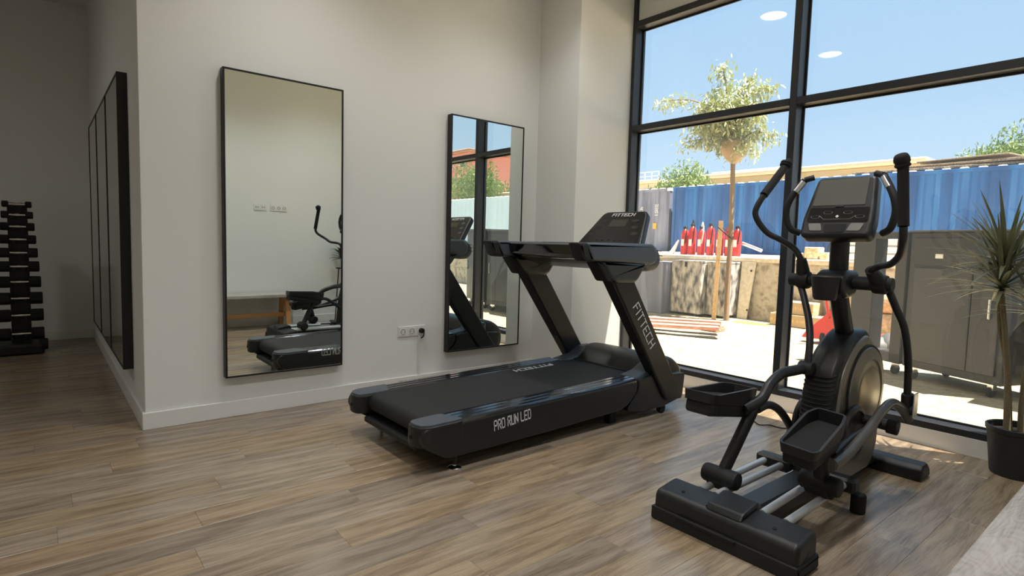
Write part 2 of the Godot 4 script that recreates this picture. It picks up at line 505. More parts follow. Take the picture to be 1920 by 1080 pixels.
# ---------------------------------------------------------------- the room
func room():
	# floor: boards that run along x
	var fl := struct("floor", "greyish oak plank floor of the gym", box2(Vector3(-3.4, -0.25, -8.25), Vector3(4.5, -0.006, 1.75), 0.0), M.screed, "floor")
	var pw := 0.171; var pl := 1.22
	var variants := []
	var gaps := 0.0003
	for k in 14:
		var ou := rng.randf() * 1.3; var ov := rng.randf() * 0.42
		var g := box2(Vector3(gaps, -0.006, gaps), Vector3(pl - gaps, 0.0, pw - gaps), 0.0007)
		variants.append(g.mesh(10.0, func(p: Vector3) -> Vector2: return Vector2((p.x + ou) / 2.6, (p.z + ov) / 0.62)))
	var rest := G.new()
	var z := -2.734 - pw * 32
	var row := 0
	var count := 0
	var spots := []
	while z < 1.6:
		var off := fmod(row * 0.437 + rng.randf() * 0.12, 1.0) * pl
		if z + pw > -8.04 and z < 1.58:
			var x := -3.2 - pl + off
			while x < WINDOW_X:
				var inside := x + pl > -3.2
				if z + pw < BACK_Z and x > 0.476: inside = false
				if z > 0.08 and x > 1.15: inside = false
				if inside: spots.append([x, z])
				x += pl
		z += pw
		row += 1
	spots.sort_custom(func(a, b): return Vector2(a[0] + 0.6 - 2.2, a[1] + 2.6).length() < Vector2(b[0] + 0.6 - 2.2, b[1] + 2.6).length())
	for s in spots:
		if count < 298:
			var o := MeshInstance3D.new()
			o.name = "plank"; o.mesh = variants[rng.randi() % variants.size()]
			o.material_override = M.oak[rng.randi() % 5]
			# boards are cut where they meet the window wall
			var x0: float = s[0]
			if x0 + pl > WINDOW_X + 0.02:
				var cut := WINDOW_X + 0.02 - x0
				var ou := rng.randf() * 1.3; var ov := rng.randf() * 0.42
				o.mesh = box2(Vector3(gaps, -0.006, gaps), Vector3(cut, 0.0, pw - gaps), 0.0007).mesh(10.0, func(p: Vector3) -> Vector2: return Vector2((p.x + ou) / 2.6, (p.z + ov) / 0.62))
			o.position = Vector3(x0, 0, s[1])
			fl.add_child(o, true)
			count += 1
		else:
			cbox(rest, Vector3(s[0] + pl / 2, -0.003, s[1] + pw / 2), Vector3(pl - 2 * gaps, 0.006, pw - 2 * gaps), 0.0007)
	if rest.v.size():
		var o := MeshInstance3D.new()
		o.name = "remaining_planks"
		o.mesh = rest.mesh(10.0, func(p: Vector3) -> Vector2: return Vector2(p.x / 2.6, p.z / 0.62))
		o.material_override = M.oak[1]
		o.set_meta("kind", "stuff")
		fl.add_child(o, true)
	# walls
	struct("wall_back", "white painted wall that carries the two big mirrors", box2(Vector3(0.476, 0, -4.27), Vector3(4.44, CEIL, BACK_Z), 0.003), M.wall)
	struct("wall_return", "dim white wall with a row of three mirrors, round the corner", box2(Vector3(0.476, 0, -8.04), Vector3(0.676, CEIL, -4.25), 0.003), M.wall)
	struct("wall_far", "dim white wall behind the dumbbell tower", box2(Vector3(-3.4, 0, -8.24), Vector3(0.676, CEIL, -8.04), 0.0), M.wall)
	struct("wall_left", "white wall on the side away from the window", box2(Vector3(-3.4, 0, -8.24), Vector3(-3.2, CEIL, 1.78), 0.0), M.wall)
	struct("wall_front", "white wall behind the wooden bench, opposite the mirrors", box2(Vector3(1.15, 0, 0.08), Vector3(4.45, CEIL, 0.28), 0.003), M.wall)
	struct("wall_recess", "white wall at the back of the entrance recess", box2(Vector3(-3.4, 0, 1.58), Vector3(1.35, CEIL, 1.78), 0.0), M.wall)
	struct("wall_recess_side", "white side wall of the entrance recess", box2(Vector3(1.15, 0, 0.26), Vector3(1.35, CEIL, 1.6), 0.0), M.wall)
	struct("wall_column", "white square column between mirror wall and window", box2(Vector3(3.616, 0, BACK_Z - 0.02), Vector3(4.44, CEIL, -3.558), 0.004), M.wall, "column")
	struct("ceiling", "flat white ceiling with round downlights", box2(Vector3(-3.4, CEIL, -8.24), Vector3(4.45, CEIL + 0.25, 1.78), 0.0), M.ceiling, "ceiling")
	# skirting boards
	var bh := 0.106; var bt := 0.016
	var skirt := func(called: String, label: String, a: Vector3, b: Vector3):
		struct(called, label, box2(a, b, 0.0025), M.trim, "baseboard")
	skirt.call("baseboard_back", "white skirting board under the two big mirrors", Vector3(0.476 - bt, 0, BACK_Z), Vector3(3.616, bh, BACK_Z + bt))
	skirt.call("baseboard_return", "white skirting board under the row of three mirrors", Vector3(0.476 - bt, 0, -8.04), Vector3(0.476, bh, BACK_Z))
	skirt.call("baseboard_far", "white skirting board behind the dumbbell tower", Vector3(-3.2, 0, -8.04), Vector3(0.46, bh, -8.04 + bt))
	skirt.call("baseboard_column", "white skirting board round the square column", Vector3(3.616 - bt, 0, BACK_Z + bt), Vector3(3.616, bh, -3.542))
	skirt.call("baseboard_column_front", "white skirting board on the column's face by the window", Vector3(3.616, 0, -3.558), Vector3(WINDOW_X - 0.002, bh, -3.542))
	skirt.call("baseboard_front", "white skirting board behind the wooden bench", Vector3(1.15, 0, 0.064), Vector3(WINDOW_X - 0.002, bh, 0.08))
	# plinth under the window and panel over it
	struct("wall_window_plinth", "low white plinth under the window frame", box2(Vector3(WINDOW_X, -0.1, -3.56), Vector3(WINDOW_X + 0.2, 0.108, 0.1), 0.003), M.trim, "plinth")
	struct("wall_window_head", "white panel above the window", box2(Vector3(WINDOW_X + 0.03, 3.262, -3.52), Vector3(WINDOW_X + 0.15, CEIL, 0.1), 0.0), M.wall)

func window():
	var w := Node3D.new()
	w.name = "window_1"; add_child(w)
	w.set_meta("kind", "structure"); w.set_meta("label", "tall shop window with dark grey aluminium frame"); w.set_meta("category", "window")
	var x0 := WINDOW_X; var x1 := WINDOW_X + 0.15; var gx := WINDOW_X + 0.118
	var mulls := [[-3.588, -3.526], [-2.066, -2.012], [-0.60, -0.546]]
	for i in 3:
		part(w, "jamb" if i == 0 else "mullion", box2(Vector3(x0, 0.108, mulls[i][0]), Vector3(x1, CEIL if i == 0 else 3.262, mulls[i][1]), 0.003), M.frame)
	part(w, "jamb", box2(Vector3(x0, 0.108, 0.02), Vector3(x1, CEIL, 0.08), 0.003), M.frame)
	var spans := [[-3.526, -2.066], [-2.012, -0.60], [-0.546, 0.02]]
	for s in spans:
		part(w, "sill_rail", box2(Vector3(x0, 0.108, s[0]), Vector3(x1, 0.152, s[1]), 0.003), M.frame)
		part(w, "transom", box2(Vector3(x0, 2.268, s[0]), Vector3(x1, 2.321, s[1]), 0.003), M.frame)
		part(w, "head_rail", box2(Vector3(x0, 3.207, s[0]), Vector3(x1, 3.262, s[1]), 0.003), M.frame)
		for r in [[0.152, 2.268], [2.321, 3.207]]:
			var pane := part(w, "pane", box2(Vector3(gx, r[0] - 0.004, s[0] - 0.004), Vector3(gx + 0.008, r[1] + 0.004, s[1] + 0.004), 0.0), M.glass)
			# glazing bead round each pane on the room side
			var g := G.new()
			var b := 0.014
			cbox(g, Vector3(gx - 0.007, (r[0] + r[1]) / 2, s[0] + b / 2), Vector3(0.014, r[1] - r[0], b), 0.002)
			cbox(g, Vector3(gx - 0.007, (r[0] + r[1]) / 2, s[1] - b / 2), Vector3(0.014, r[1] - r[0], b), 0.002)
			cbox(g, Vector3(gx - 0.007, r[0] + b / 2, (s[0] + s[1]) / 2), Vector3(0.014, b, s[1] - s[0] - 2 * b), 0.002)
			cbox(g, Vector3(gx - 0.007, r[1] - b / 2, (s[0] + s[1]) / 2), Vector3(0.014, b, s[1] - s[0] - 2 * b), 0.002)
			part(pane, "glazing_bead", g, M.frame)

func wall_mirror(called_label: String, group: String, a: Vector3, b: Vector3, axis: int, glass_at: float, sgn: float):
	# a and b: opposite corners of the frame box; axis: the direction it faces; glass_at: where its glass lies on that axis
	var base := Vector3((a.x + b.x) / 2, minf(a.y, b.y), (a.z + b.z) / 2)
	var t := thing("wall_mirror", called_label, "mirror", base, group)
	var fw := 0.012
	var u := 2 if axis == 0 else 0
	for side in 4:
		var lo := a; var hi := b
		if side == 0: hi[u] = lo[u] + fw
		elif side == 1: lo[u] = hi[u] - fw
		elif side == 2:
			hi.y = lo.y + fw; lo[u] += fw; hi[u] -= fw
		else:
			lo.y = hi.y - fw; lo[u] += fw; hi[u] -= fw
		part(t, "frame_bar", box2(lo, hi, 0.0015), M.mirror_frame)
	var ga := a; var gb := b
	ga[u] += fw; gb[u] -= fw; ga.y += fw; gb.y -= fw
	ga[axis] = glass_at; gb[axis] = glass_at - sgn * 0.012
	part(t, "mirror_glass", box2(Vector3(minf(ga.x, gb.x), ga.y, minf(ga.z, gb.z)), Vector3(maxf(ga.x, gb.x), gb.y, maxf(ga.z, gb.z)), 0.0), M.mirror)

func mirrors():
	var zf := BACK_Z + 0.06
	for q in [[417.0, 123.5, 642.0, 690.0, "large black framed mirror next to the outer wall corner"], [847.5, 212.5, 972.0, 650.0, "large black framed mirror behind the treadmill, reflecting the window"]]:
		var a := PZ(q[0], q[1], zf); var b := PZ(q[2], q[3], zf)
		wall_mirror(q[4], "", Vector3(a.x, 0.272, BACK_Z + 0.001), Vector3(b.x, a.y, zf), 2, zf - 0.004, 1.0)
	var edges := [-4.573, -5.43, -6.33, -7.225]
	for i in 3:
		wall_mirror(["tall black framed mirror at the wall corner end of the row of three", "tall black framed mirror in the middle of the row of three", "tall black framed mirror at the far wall end of the row of three"][i], "mirrors in a row on the dim wall", Vector3(0.416, 0.285, edges[i + 1] + 0.008), Vector3(0.475, 2.236, edges[i]), 0, 0.420, -1.0)

func mirror_z(g: G, zc: float) -> G:
	var o := G.new()
	for i in range(0, g.t.size(), 3):
		var p := []
		for k in [0, 2, 1]:
			var q := g.v[g.t[i + k]]
			p.append(Vector3(q.x, q.y, 2.0 * zc - q.z))
		o.tri(p[0], p[1], p[2])
	return o

func pair(t: Node3D, called: String, g: G, zc: float, m: Material, crease := 38.0) -> MeshInstance3D:
	var a := part(t, called, g, m, crease)
	part(t, called, mirror_z(g, zc), m, crease)
	return a

func V2(x, y) -> Vector2:
	return Vector2(x, y)

func round_poly(p: Array, r: float, steps := 4) -> PackedVector2Array:
	var out := PackedVector2Array()
	var n := p.size()
	for i in n:
		var a: Vector2 = p[(i + n - 1) % n]; var b: Vector2 = p[i]; var c: Vector2 = p[(i + 1) % n]
		var q := minf(r, minf(a.distance_to(b), b.distance_to(c)) * 0.45)
		var s := b + (a - b).normalized() * q; var e := b + (c - b).normalized() * q
		for k in steps + 1:
			var t := float(k) / steps
			out.append(s.lerp(b, t).lerp(b.lerp(e, t), t))
	return out

# ---------------------------------------------------------------- treadmill
func treadmill():
	var zc := -2.89
	var t := thing("treadmill", "large black treadmill plugged in beside the mirrors", "treadmill", Vector3(2.6, 0, zc))
	var zn := -2.438
	var deck := func(x: float) -> float: return 0.25 + 0.0205 * (x - 1.6)
	# side covers
	var g := G.new()
	prism(g, round_poly([V2(1.475, 0.252), V2(1.45, 0.2), V2(1.475, 0.15), V2(1.61, 0.072), V2(2.3, 0.08), V2(2.98, 0.1), V2(3.07, 0.13), V2(3.15, 0.2), V2(3.16, 0.284), V2(2.4, 0.268), V2(1.7, 0.254)], 0.03), -2.585, zn, 0.012)
	var side := pair(t, "side_cover", g, zc, M.plastic)
	var a := PZ(927, 807, zn); var b := PZ(996, 783, zn)
	part(side, "lettering", lettering("PRO RUN LED", a + Vector3(0, 0, 0.0005), b - a, Vector3(-(b - a).y, (b - a).x, 0), 0.052, 0.56, 0.15), M.letter, 38.0, "white lettering that reads PRO RUN LED")
	a = PZ(598, 668, -4.69); b = PZ(637, 664, -4.69)
	part(t.get_node("side_cover2"), "lettering", lettering("PRO RUN LED", Vector3(a.x + 0.29, a.y + 0.006, 2 * zc - zn - 0.0005), Vector3(-1, 0, 0), Vector3(0, 1, 0), 0.052, 0.56, 0.15), M.letter, 38.0, "white lettering that reads PRO RUN LED")
	# dark reveal line between side cover and rail
	g = G.new()
	prism(g, [V2(1.7, 0.246), V2(3.14, 0.276), V2(3.14, 0.286), V2(1.7, 0.256)], -2.58, zn - 0.004, 0.0)
	pair(t, "seal_strip", g, zc, M.gloss)
	# ribbed foot rails
	g = G.new()
	var prof := [V2(0.0, -0.012), V2(0.0, 0.004)]
	for k in 3:
		var s := 0.012 + k * 0.043
		prof.append_array([V2(s, 0.012), V2(s + 0.005, 0.0175), V2(s + 0.028, 0.0195), V2(s + 0.033, 0.014), V2(s + 0.038, 0.013)])
	prof.append_array([V2(0.146, 0.012), V2(0.15, -0.012)])
	prism(g, prof, 1.66, 3.14, 0.0, Transform3D(Basis(Vector3(0, 0, -1), Vector3(0, 1, 0), Vector3(1, 0.0205, 0)), Vector3(0, 0.25 - 0.0205 * 1.6, zn - 0.002)))
	pair(t, "foot_rail", g, zc, M.rail_gloss, 30.0)
	# rear end caps: black body, grey top plate
	var plan := func(d: float) -> PackedVector2Array:
		return round_poly([V2(1.715, 2.436 + d), V2(1.5 + d, 2.436 + d), V2(1.452 + d, 2.475), V2(1.44 + d, 2.53), V2(1.452 + d, 2.585), V2(1.5 + d, 2.605 - d), V2(1.66, 2.605 - d)], 0.025)
	var up := Transform3D(Basis(Vector3(1, 0.0205, 0), Vector3(0, 0, -1), Vector3(0, 1, 0)), Vector3(0, -0.0328, 0))
	g = G.new()
	prism(g, plan.call(0.0), 0.15, 0.262, 0.014, up)
	var cap := pair(t, "end_cap", g, zc, M.plastic)
	g = G.new()
	prism(g, plan.call(0.012), 0.255, 0.271, 0.005, up)
	pair(t, "cap_plate", g, zc, M.slate)
	# screw recess on the inner rear face of each cap
	pair(t, "cap_screw", drumg(Vector3(1.437, 0.2, -2.53), Vector3(1.452, 0.2, -2.53), 0.011, 0.003, 14), zc, M.rubber)
	# belt with its rear roller
	g = G.new()
	var loop := []
	for k in 9:
		var an := PI / 2 + PI * k / 8.0
		loop.append(V2(1.575 + 0.056 * cos(an), 0.209 + 0.056 * sin(an)))
	loop.append_array([V2(3.34, 0.2), V2(3.34, 0.298), V2(2.4, 0.2795)])
	prism(g, loop, -3.188, -2.592, 0.0)
	var belt := part(t, "belt", g, M.belt, 30.0)
	part(belt, "lettering", lettering("FITTECH", Vector3(2.985, 0.293, -3.15), Vector3(-1, -0.0205, 0), Vector3(0, 0, 1), 0.05, 1.25, 0.17, 0.15), M.letter, 38.0, "white lettering printed on the belt edge")
	part(t, "rear_crossbar", box2(Vector3(1.5, 0.095, -3.2), Vector3(1.62, 0.132, -2.58), 0.008), M.soft_plastic)
	part(t, "chassis", box2(Vector3(1.66, 0.085, -3.2), Vector3(3.3, 0.2, -2.58), 0.01), M.rubber)
	# motor hood
	g = G.new()
	prism(g, round_poly([V2(3.27, 0.27), V2(3.32, 0.31), V2(3.42, 0.385), V2(3.54, 0.403), V2(3.7, 0.375), V2(3.81, 0.3), V2(3.835, 0.2), V2(3.82, 0.1), V2(3.75, 0.06), V2(3.3, 0.06)], 0.05), -3.25, -2.53, 0.05, Transform3D(), 4)
	part(t, "motor_hood", g, M.post)
	part(t, "hood_gap", box2(Vector3(3.262, 0.27, -3.2), Vector3(3.285, 0.303, -2.59), 0.004), M.rubber)
	# shoulders beside the hood, front side covers
	g = G.new()
	prism(g, round_poly([V2(3.145, 0.27), V2(3.16, 0.296), V2(3.3, 0.318), V2(3.42, 0.38), V2(3.56, 0.38), V2(3.56, 0.27)], 0.02), -2.62, -2.47, 0.02)
	pair(t, "hood_shoulder", g, zc, M.slate)
	g = G.new()
	prism(g, round_poly([V2(3.175, 0.285), V2(3.165, 0.2), V2(3.085, 0.125), V2(3.06, 0.085), V2(3.2, 0.055), V2(3.46, 0.05), V2(3.7, 0.09), V2(3.72, 0.27), V2(3.3, 0.3)], 0.02), -2.585, -2.443, 0.01)
	pair(t, "front_side_cover", g, zc, M.plastic)
	# transport wheels and levelling feet
	g = drumg(Vector3(3.475, 0.034, -2.49), Vector3(3.475, 0.034, -2.452), 0.034, 0.008)
	pair(t, "wheel", g, zc, M.rubber)
	for z in [-2.47, 2 * zc + 2.47]:
		var f := part(t, "levelling_foot", latheg([V2(0, 0), V2(0.036, 0), V2(0.037, 0.008), V2(0.03, 0.014), V2(0.012, 0.02), V2(0.01, 0.026), V2(0, 0.026)], 28, Transform3D(Basis(), Vector3(1.675, 0.0, z))), M.chrome)
		part(f, "foot_stem", latheg([V2(0, 0.018), V2(0.011, 0.018), V2(0.011, 0.1), V2(0, 0.1)], 16, Transform3D(Basis(), Vector3(1.675, 0.0, z))), M.iron)
	g = box2(Vector3(2.95, 0.0, -2.56), Vector3(3.02, 0.09, -2.5), 0.006)
	pair(t, "lift_arm", g, zc, M.rubber)
	# posts
	g = G.new()
	prism(g, round_poly([V2(3.45, 0.12), V2(3.49, 0.095), V2(3.655, 0.09), V2(3.655, 0.12), V2(3.03, 1.0), V2(2.815, 1.0)], 0.02), -2.505, -2.418, 0.014, Transform3D(), 3)
	var post := pair(t, "post", g, zc, M.post)
	a = PZ(1187, 577, -2.418); b = PZ(1221, 659, -2.418)
	var d := (b - a).normalized()
	part(post, "lettering", lettering("FITTECH", a + Vector3(0, 0, 0.0008), d, Vector3(-d.y, d.x, 0), 0.062, 1.02, 0.11), M.letter, 38.0, "white outline lettering that runs down the post")
	# dark guide strip on the rear edge of each post
	g = G.new()
	prism(g, [V2(3.452, 0.13), V2(3.462, 0.13), V2(2.832, 0.99), V2(2.808, 0.99)], -2.5, -2.424, 0.0)
	pair(t, "post_trim", g, zc, M.rubber)
	# collars where the posts carry the handrails
	g = G.new()
	prism(g, round_poly([V2(2.705, 1.1), V2(2.8, 0.99), V2(2.86, 0.962), V2(3.03, 0.958), V2(3.075, 0.985), V2(3.15, 1.09)], 0.02), -2.518, -2.404, 0.018)
	pair(t, "post_collar", g, zc, M.graphite)
	g = G.new()
	prism(g, round_poly([V2(2.665, 1.1), V2(2.765, 0.975), V2(2.83, 0.975), V2(2.77, 1.1)], 0.015), -2.514, -2.41, 0.012)
	pair(t, "collar_trim", g, zc, M.rubber)
	# handrails
	g = G.new()
	prism(g, round_poly([V2(2.555, 1.215), V2(2.61, 1.105), V2(3.05, 1.085), V2(3.2, 1.075), V2(3.26, 1.1), V2(3.27, 1.17), V2(3.22, 1.222)], 0.02), -2.5, -2.402, 0.022, Transform3D(), 3)
	pair(t, "handrail", g, zc, M.slate)
	g = G.new()
	prism(g, round_poly([V2(2.49, 1.215), V2(2.53, 1.12), V2(2.56, 1.104), V2(2.625, 1.1), V2(2.57, 1.219)], 0.01), -2.502, -2.4, 0.018)
	pair(t, "handrail_tip", g, zc, M.soft_plastic)
	# console: front shell, belly, cross panel
	g = G.new()
	prism(g, round_poly([V2(3.0, 1.222), V2(3.0, 1.08), V2(3.2, 1.03), V2(3.3, 1.035), V2(3.345, 1.09), V2(3.335, 1.16), V2(3.27, 1.222)], 0.03), -3.36, -2.42, 0.045, Transform3D(), 4)
	var con := part(t, "console_shell", g, M.slate)
	for k in 3:
		g = G.new()
		prism(g, [V2(3.18, 1.19 - k * 0.028), V2(3.34 - (0.018 if k == 0 else 0.0), 1.175 - k * 0.032), V2(3.34 - (0.018 if k == 0 else 0.0), 1.171 - k * 0.032), V2(3.18, 1.187 - k * 0.028)], -3.361, -2.419, 0.0)
		part(con, "groove", g, M.plastic)
	g = G.new()
	prism(g, round_poly([V2(2.72, 1.12), V2(2.85, 1.075), V2(3.0, 1.045), V2(3.15, 1.03), V2(3.15, 1.13), V2(2.75, 1.15)], 0.03), -3.3, -2.5, 0.02)
	part(t, "console_belly", g, M.graphite)
	g = G.new()
	prism(g, round_poly([V2(2.66, 1.208), V2(2.68, 1.125), V2(2.74, 1.105), V2(3.02, 1.1), V2(3.02, 1.208)], 0.02), -3.3, -2.49, 0.01)
	part(t, "cross_panel", g, M.gloss)
	# display board: leans away from the runner
	var bl := Vector3(3.284, 1.213, -3.204); var br := Vector3(3.284, 1.213, -2.577); var tl := Vector3(3.497, 1.472, -3.1); var tr := Vector3(3.497, 1.472, -2.68)
	var ux := Vector3(0, 0, 1); var uy := Vector3(3.497 - 3.284, 1.472 - 1.213, 0).normalized()
	var un := ux.cross(uy)
	var high := Vector2(3.497 - 3.284, 1.472 - 1.213).length()
	var T := Transform3D(Basis(ux, uy, un), Vector3(3.284, 1.213, zc))
	g = G.new()
	prism(g, round_poly([V2(-0.314, -0.02), V2(0.314, -0.02), V2(0.314, 0.02), V2(0.21, high), V2(-0.21, high)], 0.05, 6), -0.055, 0.0, 0.014, T, 3)
	var disp := part(t, "display_board", g, M.plastic)
	g = G.new()
	prism(g, round_poly([V2(-0.285, 0.012), V2(0.285, 0.012), V2(0.193, high - 0.018), V2(-0.193, high - 0.018)], 0.04, 6), -0.004, 0.002, 0.0, T)
	part(disp, "display_face", g, M.panel)
	part(disp, "lettering", lettering("FITTECH", T * Vector3(-0.105, high - 0.055, 0.0022), ux, uy, 0.026, 1.45, 0.17, 0.15), M.letter, 38.0, "white lettering at the top of the display")
	g = G.new()
	prism(g, round_poly([V2(-0.085, 0.175), V2(0.085, 0.175), V2(0.08, 0.245), V2(-0.08, 0.245)], 0.006), 0.0, 0.003, 0.0, T)
	part(disp, "display_window", g, M.gloss)
	for s in [-1.0, 1.0]:
		for k in 3:
			var cx: float = s * (0.205 - k * 0.028); var cy := 0.1 + k * 0.066
			var ov := []
			for q in 14: ov.append(V2(cx + 0.036 * cos(TAU * q / 14.0), cy + 0.016 * sin(TAU * q / 14.0)))
			g = G.new()
			prism(g, ov, 0.0, 0.0036, 0.001, T)
			part(disp, "button", g, M.plastic)
	for k in 5:
		g = G.new(); cbox(g, Vector3(-0.12 + k * 0.06, 0.04, 0.003), Vector3(0.02, 0.01, 0.004), 0.001, T)
		part(disp, "key", g, M.plastic)
	# safety clip that hangs below the console
	g = tubeg([Vector3(2.93, 1.07, -2.56), Vector3(2.93, 1.02, -2.56)], 0.0025, 8)
	drum(g, Vector3(2.93, 1.02, -2.56), Vector3(2.93, 0.998, -2.56), 0.008, 0.003, 12)
	part(t, "safety_clip", g, M.rubber)

# ---------------------------------------------------------------- elliptical
func elliptical():
	var z0 := -1.17
	var t := thing("elliptical_trainer", "black elliptical trainer with silver rails facing the window", "elliptical trainer", Vector3(2.9, 0, z0))
	var g := G.new()
	# rear foot
	prism(g, round_poly([V2(2.083, 0.02), V2(2.088, 0.11), V2(2.105, 0.132), V2(2.235, 0.15), V2(2.256, 0.13), V2(2.256, 0.02)], 0.014), -1.498, -0.868, 0.02, Transform3D(), 4)
	var rear := part(t, "rear_foot_cover", g, M.plastic)
	g = G.new()
	prism(g, round_poly([V2(2.074, 0.0), V2(2.075, 0.06), V2(2.262, 0.06), V2(2.262, 0.0)], 0.008), -1.506, -0.86, 0.016)
	part(t, "rear_foot", g, M.soft_plastic)
	g = G.new()
	prism(g, round_poly([V2(2.098, 0.128), V2(2.12, 0.158), V2(2.24, 0.178), V2(2.268, 0.15), V2(2.268, 0.13)], 0.01), -1.255, -1.095, 0.012)
	part(t, "rear_centre_cover", g, M.plastic)
	for z in [-1.39, -0.985]:
		part(rear, "screw_hole", drumg(Vector3(2.15, 0.133, z), Vector3(2.148, 0.1412, z), 0.008, 0.001, 14), M.rubber)
	# grip recess along the rear face
	part(rear, "grip_recess", box2(Vector3(2.068, 0.04, -1.37), Vector3(2.08, 0.062, -1.1), 0.005), M.rubber)
	# guide rails
	var rails := [[1304, 923, 1434, 862], [1330, 934, 1467, 871], [1420, 969, 1507, 912.5], [1465, 986.5, 1582.6, 908]]
	for r in rails:
		var a := PY(r[0], r[1], 0.133); var b := PY(r[2], r[3], 0.133)
		a = a.lerp(b, clampf((2.242 - a.x) / (b.x - a.x), -0.2, 0.5))
		part(t, "guide_rail", tubeg([a, b], 0.0165, 18), M.rail)
	# rail holders at the front end and the stub on the right
	var rb := PY(1455, 866, 0.14)
	part(t, "rail_holder", box2(Vector3(2.83, 0.1, -1.42), Vector3(2.9, 0.165, -1.25), 0.012), M.plastic)
	part(t, "rail_holder", box2(Vector3(2.83, 0.1, -1.11), Vector3(2.9, 0.165, -0.95), 0.012), M.plastic)
	part(t, "levelling_pad", drumg(Vector3(2.9, 0.0, -0.955), Vector3(2.9, 0.09, -0.955), 0.032, 0.006, 20), M.rubber)
	part(t, "spine_cover", box2(Vector3(2.24, 0.02, -1.24), Vector3(2.95, 0.125, -1.125), 0.012), M.plastic)
	# front foot
	g = G.new()
	prism(g, round_poly([V2(3.56, 0.0), V2(3.56, 0.06), V2(3.59, 0.088), V2(3.66, 0.088), V2(3.71, 0.05), V2(3.715, 0.0)], 0.012), -1.46, -0.885, 0.016)
	part(t, "front_foot", g, M.plastic)
	# main shroud
	g = G.new()
	var prof := round_poly([V2(2.84, 0.03), V2(2.85, 0.14), V2(2.872, 0.365), V2(2.895, 0.52), V2(2.93, 0.63), V2(3.0, 0.715), V2(3.1, 0.775), V2(3.2, 0.812), V2(3.29, 0.812), V2(3.34, 0.77), V2(3.46, 0.62), V2(3.52, 0.45), V2(3.52, 0.25), V2(3.5, 0.1), V2(3.62, 0.06), V2(3.62, 0.03)], 0.04)
	prism(g, prof, z0 - 0.075, z0 + 0.075, 0.03, Transform3D(), 4)
	var shroud := part(t, "shroud", g, M.post)
	# side shields: the grey shell that frames the flywheel cover
	g = G.new()
	prism(g, round_poly([V2(2.93, 0.12), V2(2.935, 0.42), V2(2.975, 0.6), V2(3.06, 0.7), V2(3.16, 0.765), V2(3.27, 0.79), V2(3.36, 0.72), V2(3.47, 0.56), V2(3.5, 0.4), V2(3.49, 0.16), V2(3.4, 0.06), V2(3.0, 0.06)], 0.05), z0 + 0.06, z0 + 0.088, 0.014, Transform3D(), 3)
	pair(t, "side_shield", g, z0, M.hood_grey)
	# vents on the rear face
	for k in 12:
		var y := 0.36 + k * 0.0215
		var x := lerpf(2.872, 2.925, clampf((y - 0.365) / 0.26, 0, 1)) - 0.004
		g = G.new()
		tube(g, curve([Vector3(x + 0.02, y + 0.012, z0 - 0.07), Vector3(x + 0.002, y + 0.002, z0 - 0.05), Vector3(x - 0.002, y - 0.002, z0), Vector3(x + 0.002, y + 0.002, z0 + 0.05), Vector3(x + 0.02, y + 0.012, z0 + 0.07)], 4), 0.0055, 8)
		part(shroud, "vent_slat", g, M.rubber)
	# flywheel covers on both sides
	for s in [-1.0, 1.0]:
		var c := Vector3(3.262, 0.492, z0 + s * 0.07)
		var face := c + Vector3(0, 0, s * 0.038)
		var cov := part(t, "flywheel_cover", latheg([V2(0, 0), V2(0.236, 0), V2(0.238, 0.016), V2(0.226, 0.03), V2(0.17, 0.04), V2(0.162, 0.032), V2(0, 0.03)], 56, Transform3D(Basis(Vector3(1, 0, 0), Vector3(0, 0, s), Vector3(0, -s, 0)), c)), M.hood_grey)
		part(cov, "cover_ring", ringg(c + Vector3(0, 0, s * 0.02), Vector3(0, 0, 1), 0.236, 0.007, 56, 8), M.rubber)
		part(cov, "flywheel_disc", latheg([V2(0, 0.02), V2(0.155, 0.02), V2(0.155, 0.031), V2(0.14, 0.038), V2(0.04, 0.044), V2(0, 0.045)], 48, Transform3D(Basis(Vector3(1, 0, 0), Vector3(0, 0, s), Vector3(0, -s, 0)), c + Vector3(0.014, -0.02, 0))), M.disc)
		# crank disc with its pin
		var k := Vector3(3.07, 0.318, z0 + s * 0.105)
		var cr := part(t, "crank_disc", latheg([V2(0, 0), V2(0.132, 0), V2(0.136, 0.01), V2(0.13, 0.024), V2(0.112, 0.026), V2(0.108, 0.018), V2(0.04, 0.018), V2(0, 0.03)], 48, Transform3D(Basis(Vector3(1, 0, 0), Vector3(0, 0, s), Vector3(0, -s, 0)), k)), M.plastic)
		var pin := Vector3(3.16, 0.375, 0) if s > 0 else Vector3(2.99, 0.26, 0)
		g = drumg(Vector3(pin.x, pin.y, k.z), Vector3(pin.x + 0.03 * s, pin.y - 0.015, k.z + s * 0.15), 0.026, 0.006, 20)
		drum(g, Vector3(pin.x + 0.026 * s, pin.y - 0.012, k.z + s * 0.115), Vector3(pin.x + 0.032 * s, pin.y - 0.016, k.z + s * 0.165), 0.037, 0.006, 20)
		if s < 0: g = drumg(Vector3(pin.x, pin.y, k.z), Vector3(pin.x, pin.y, k.z - 0.06), 0.026, 0.006, 20)
		part(cr, "crank_pin", g, M.soft_plastic)
	# mast
	g = G.new()
	tube(g, [Vector3(3.2, 0.76, z0), Vector3(3.12, 0.9, z0), Vector3(3.055, 1.04, z0), Vector3(3.045, 1.3, z0)], 0.043, 20)
	part(t, "mast", g, M.post)
	# handle pivot bar and its moulded hub with the bottle holder
	part(t, "pivot_bar", drumg(Vector3(3.062, 1.052, z0 - 0.236), Vector3(3.062, 1.056, z0 + 0.238), 0.033, 0.005, 24), M.soft_plastic)
	g = G.new()
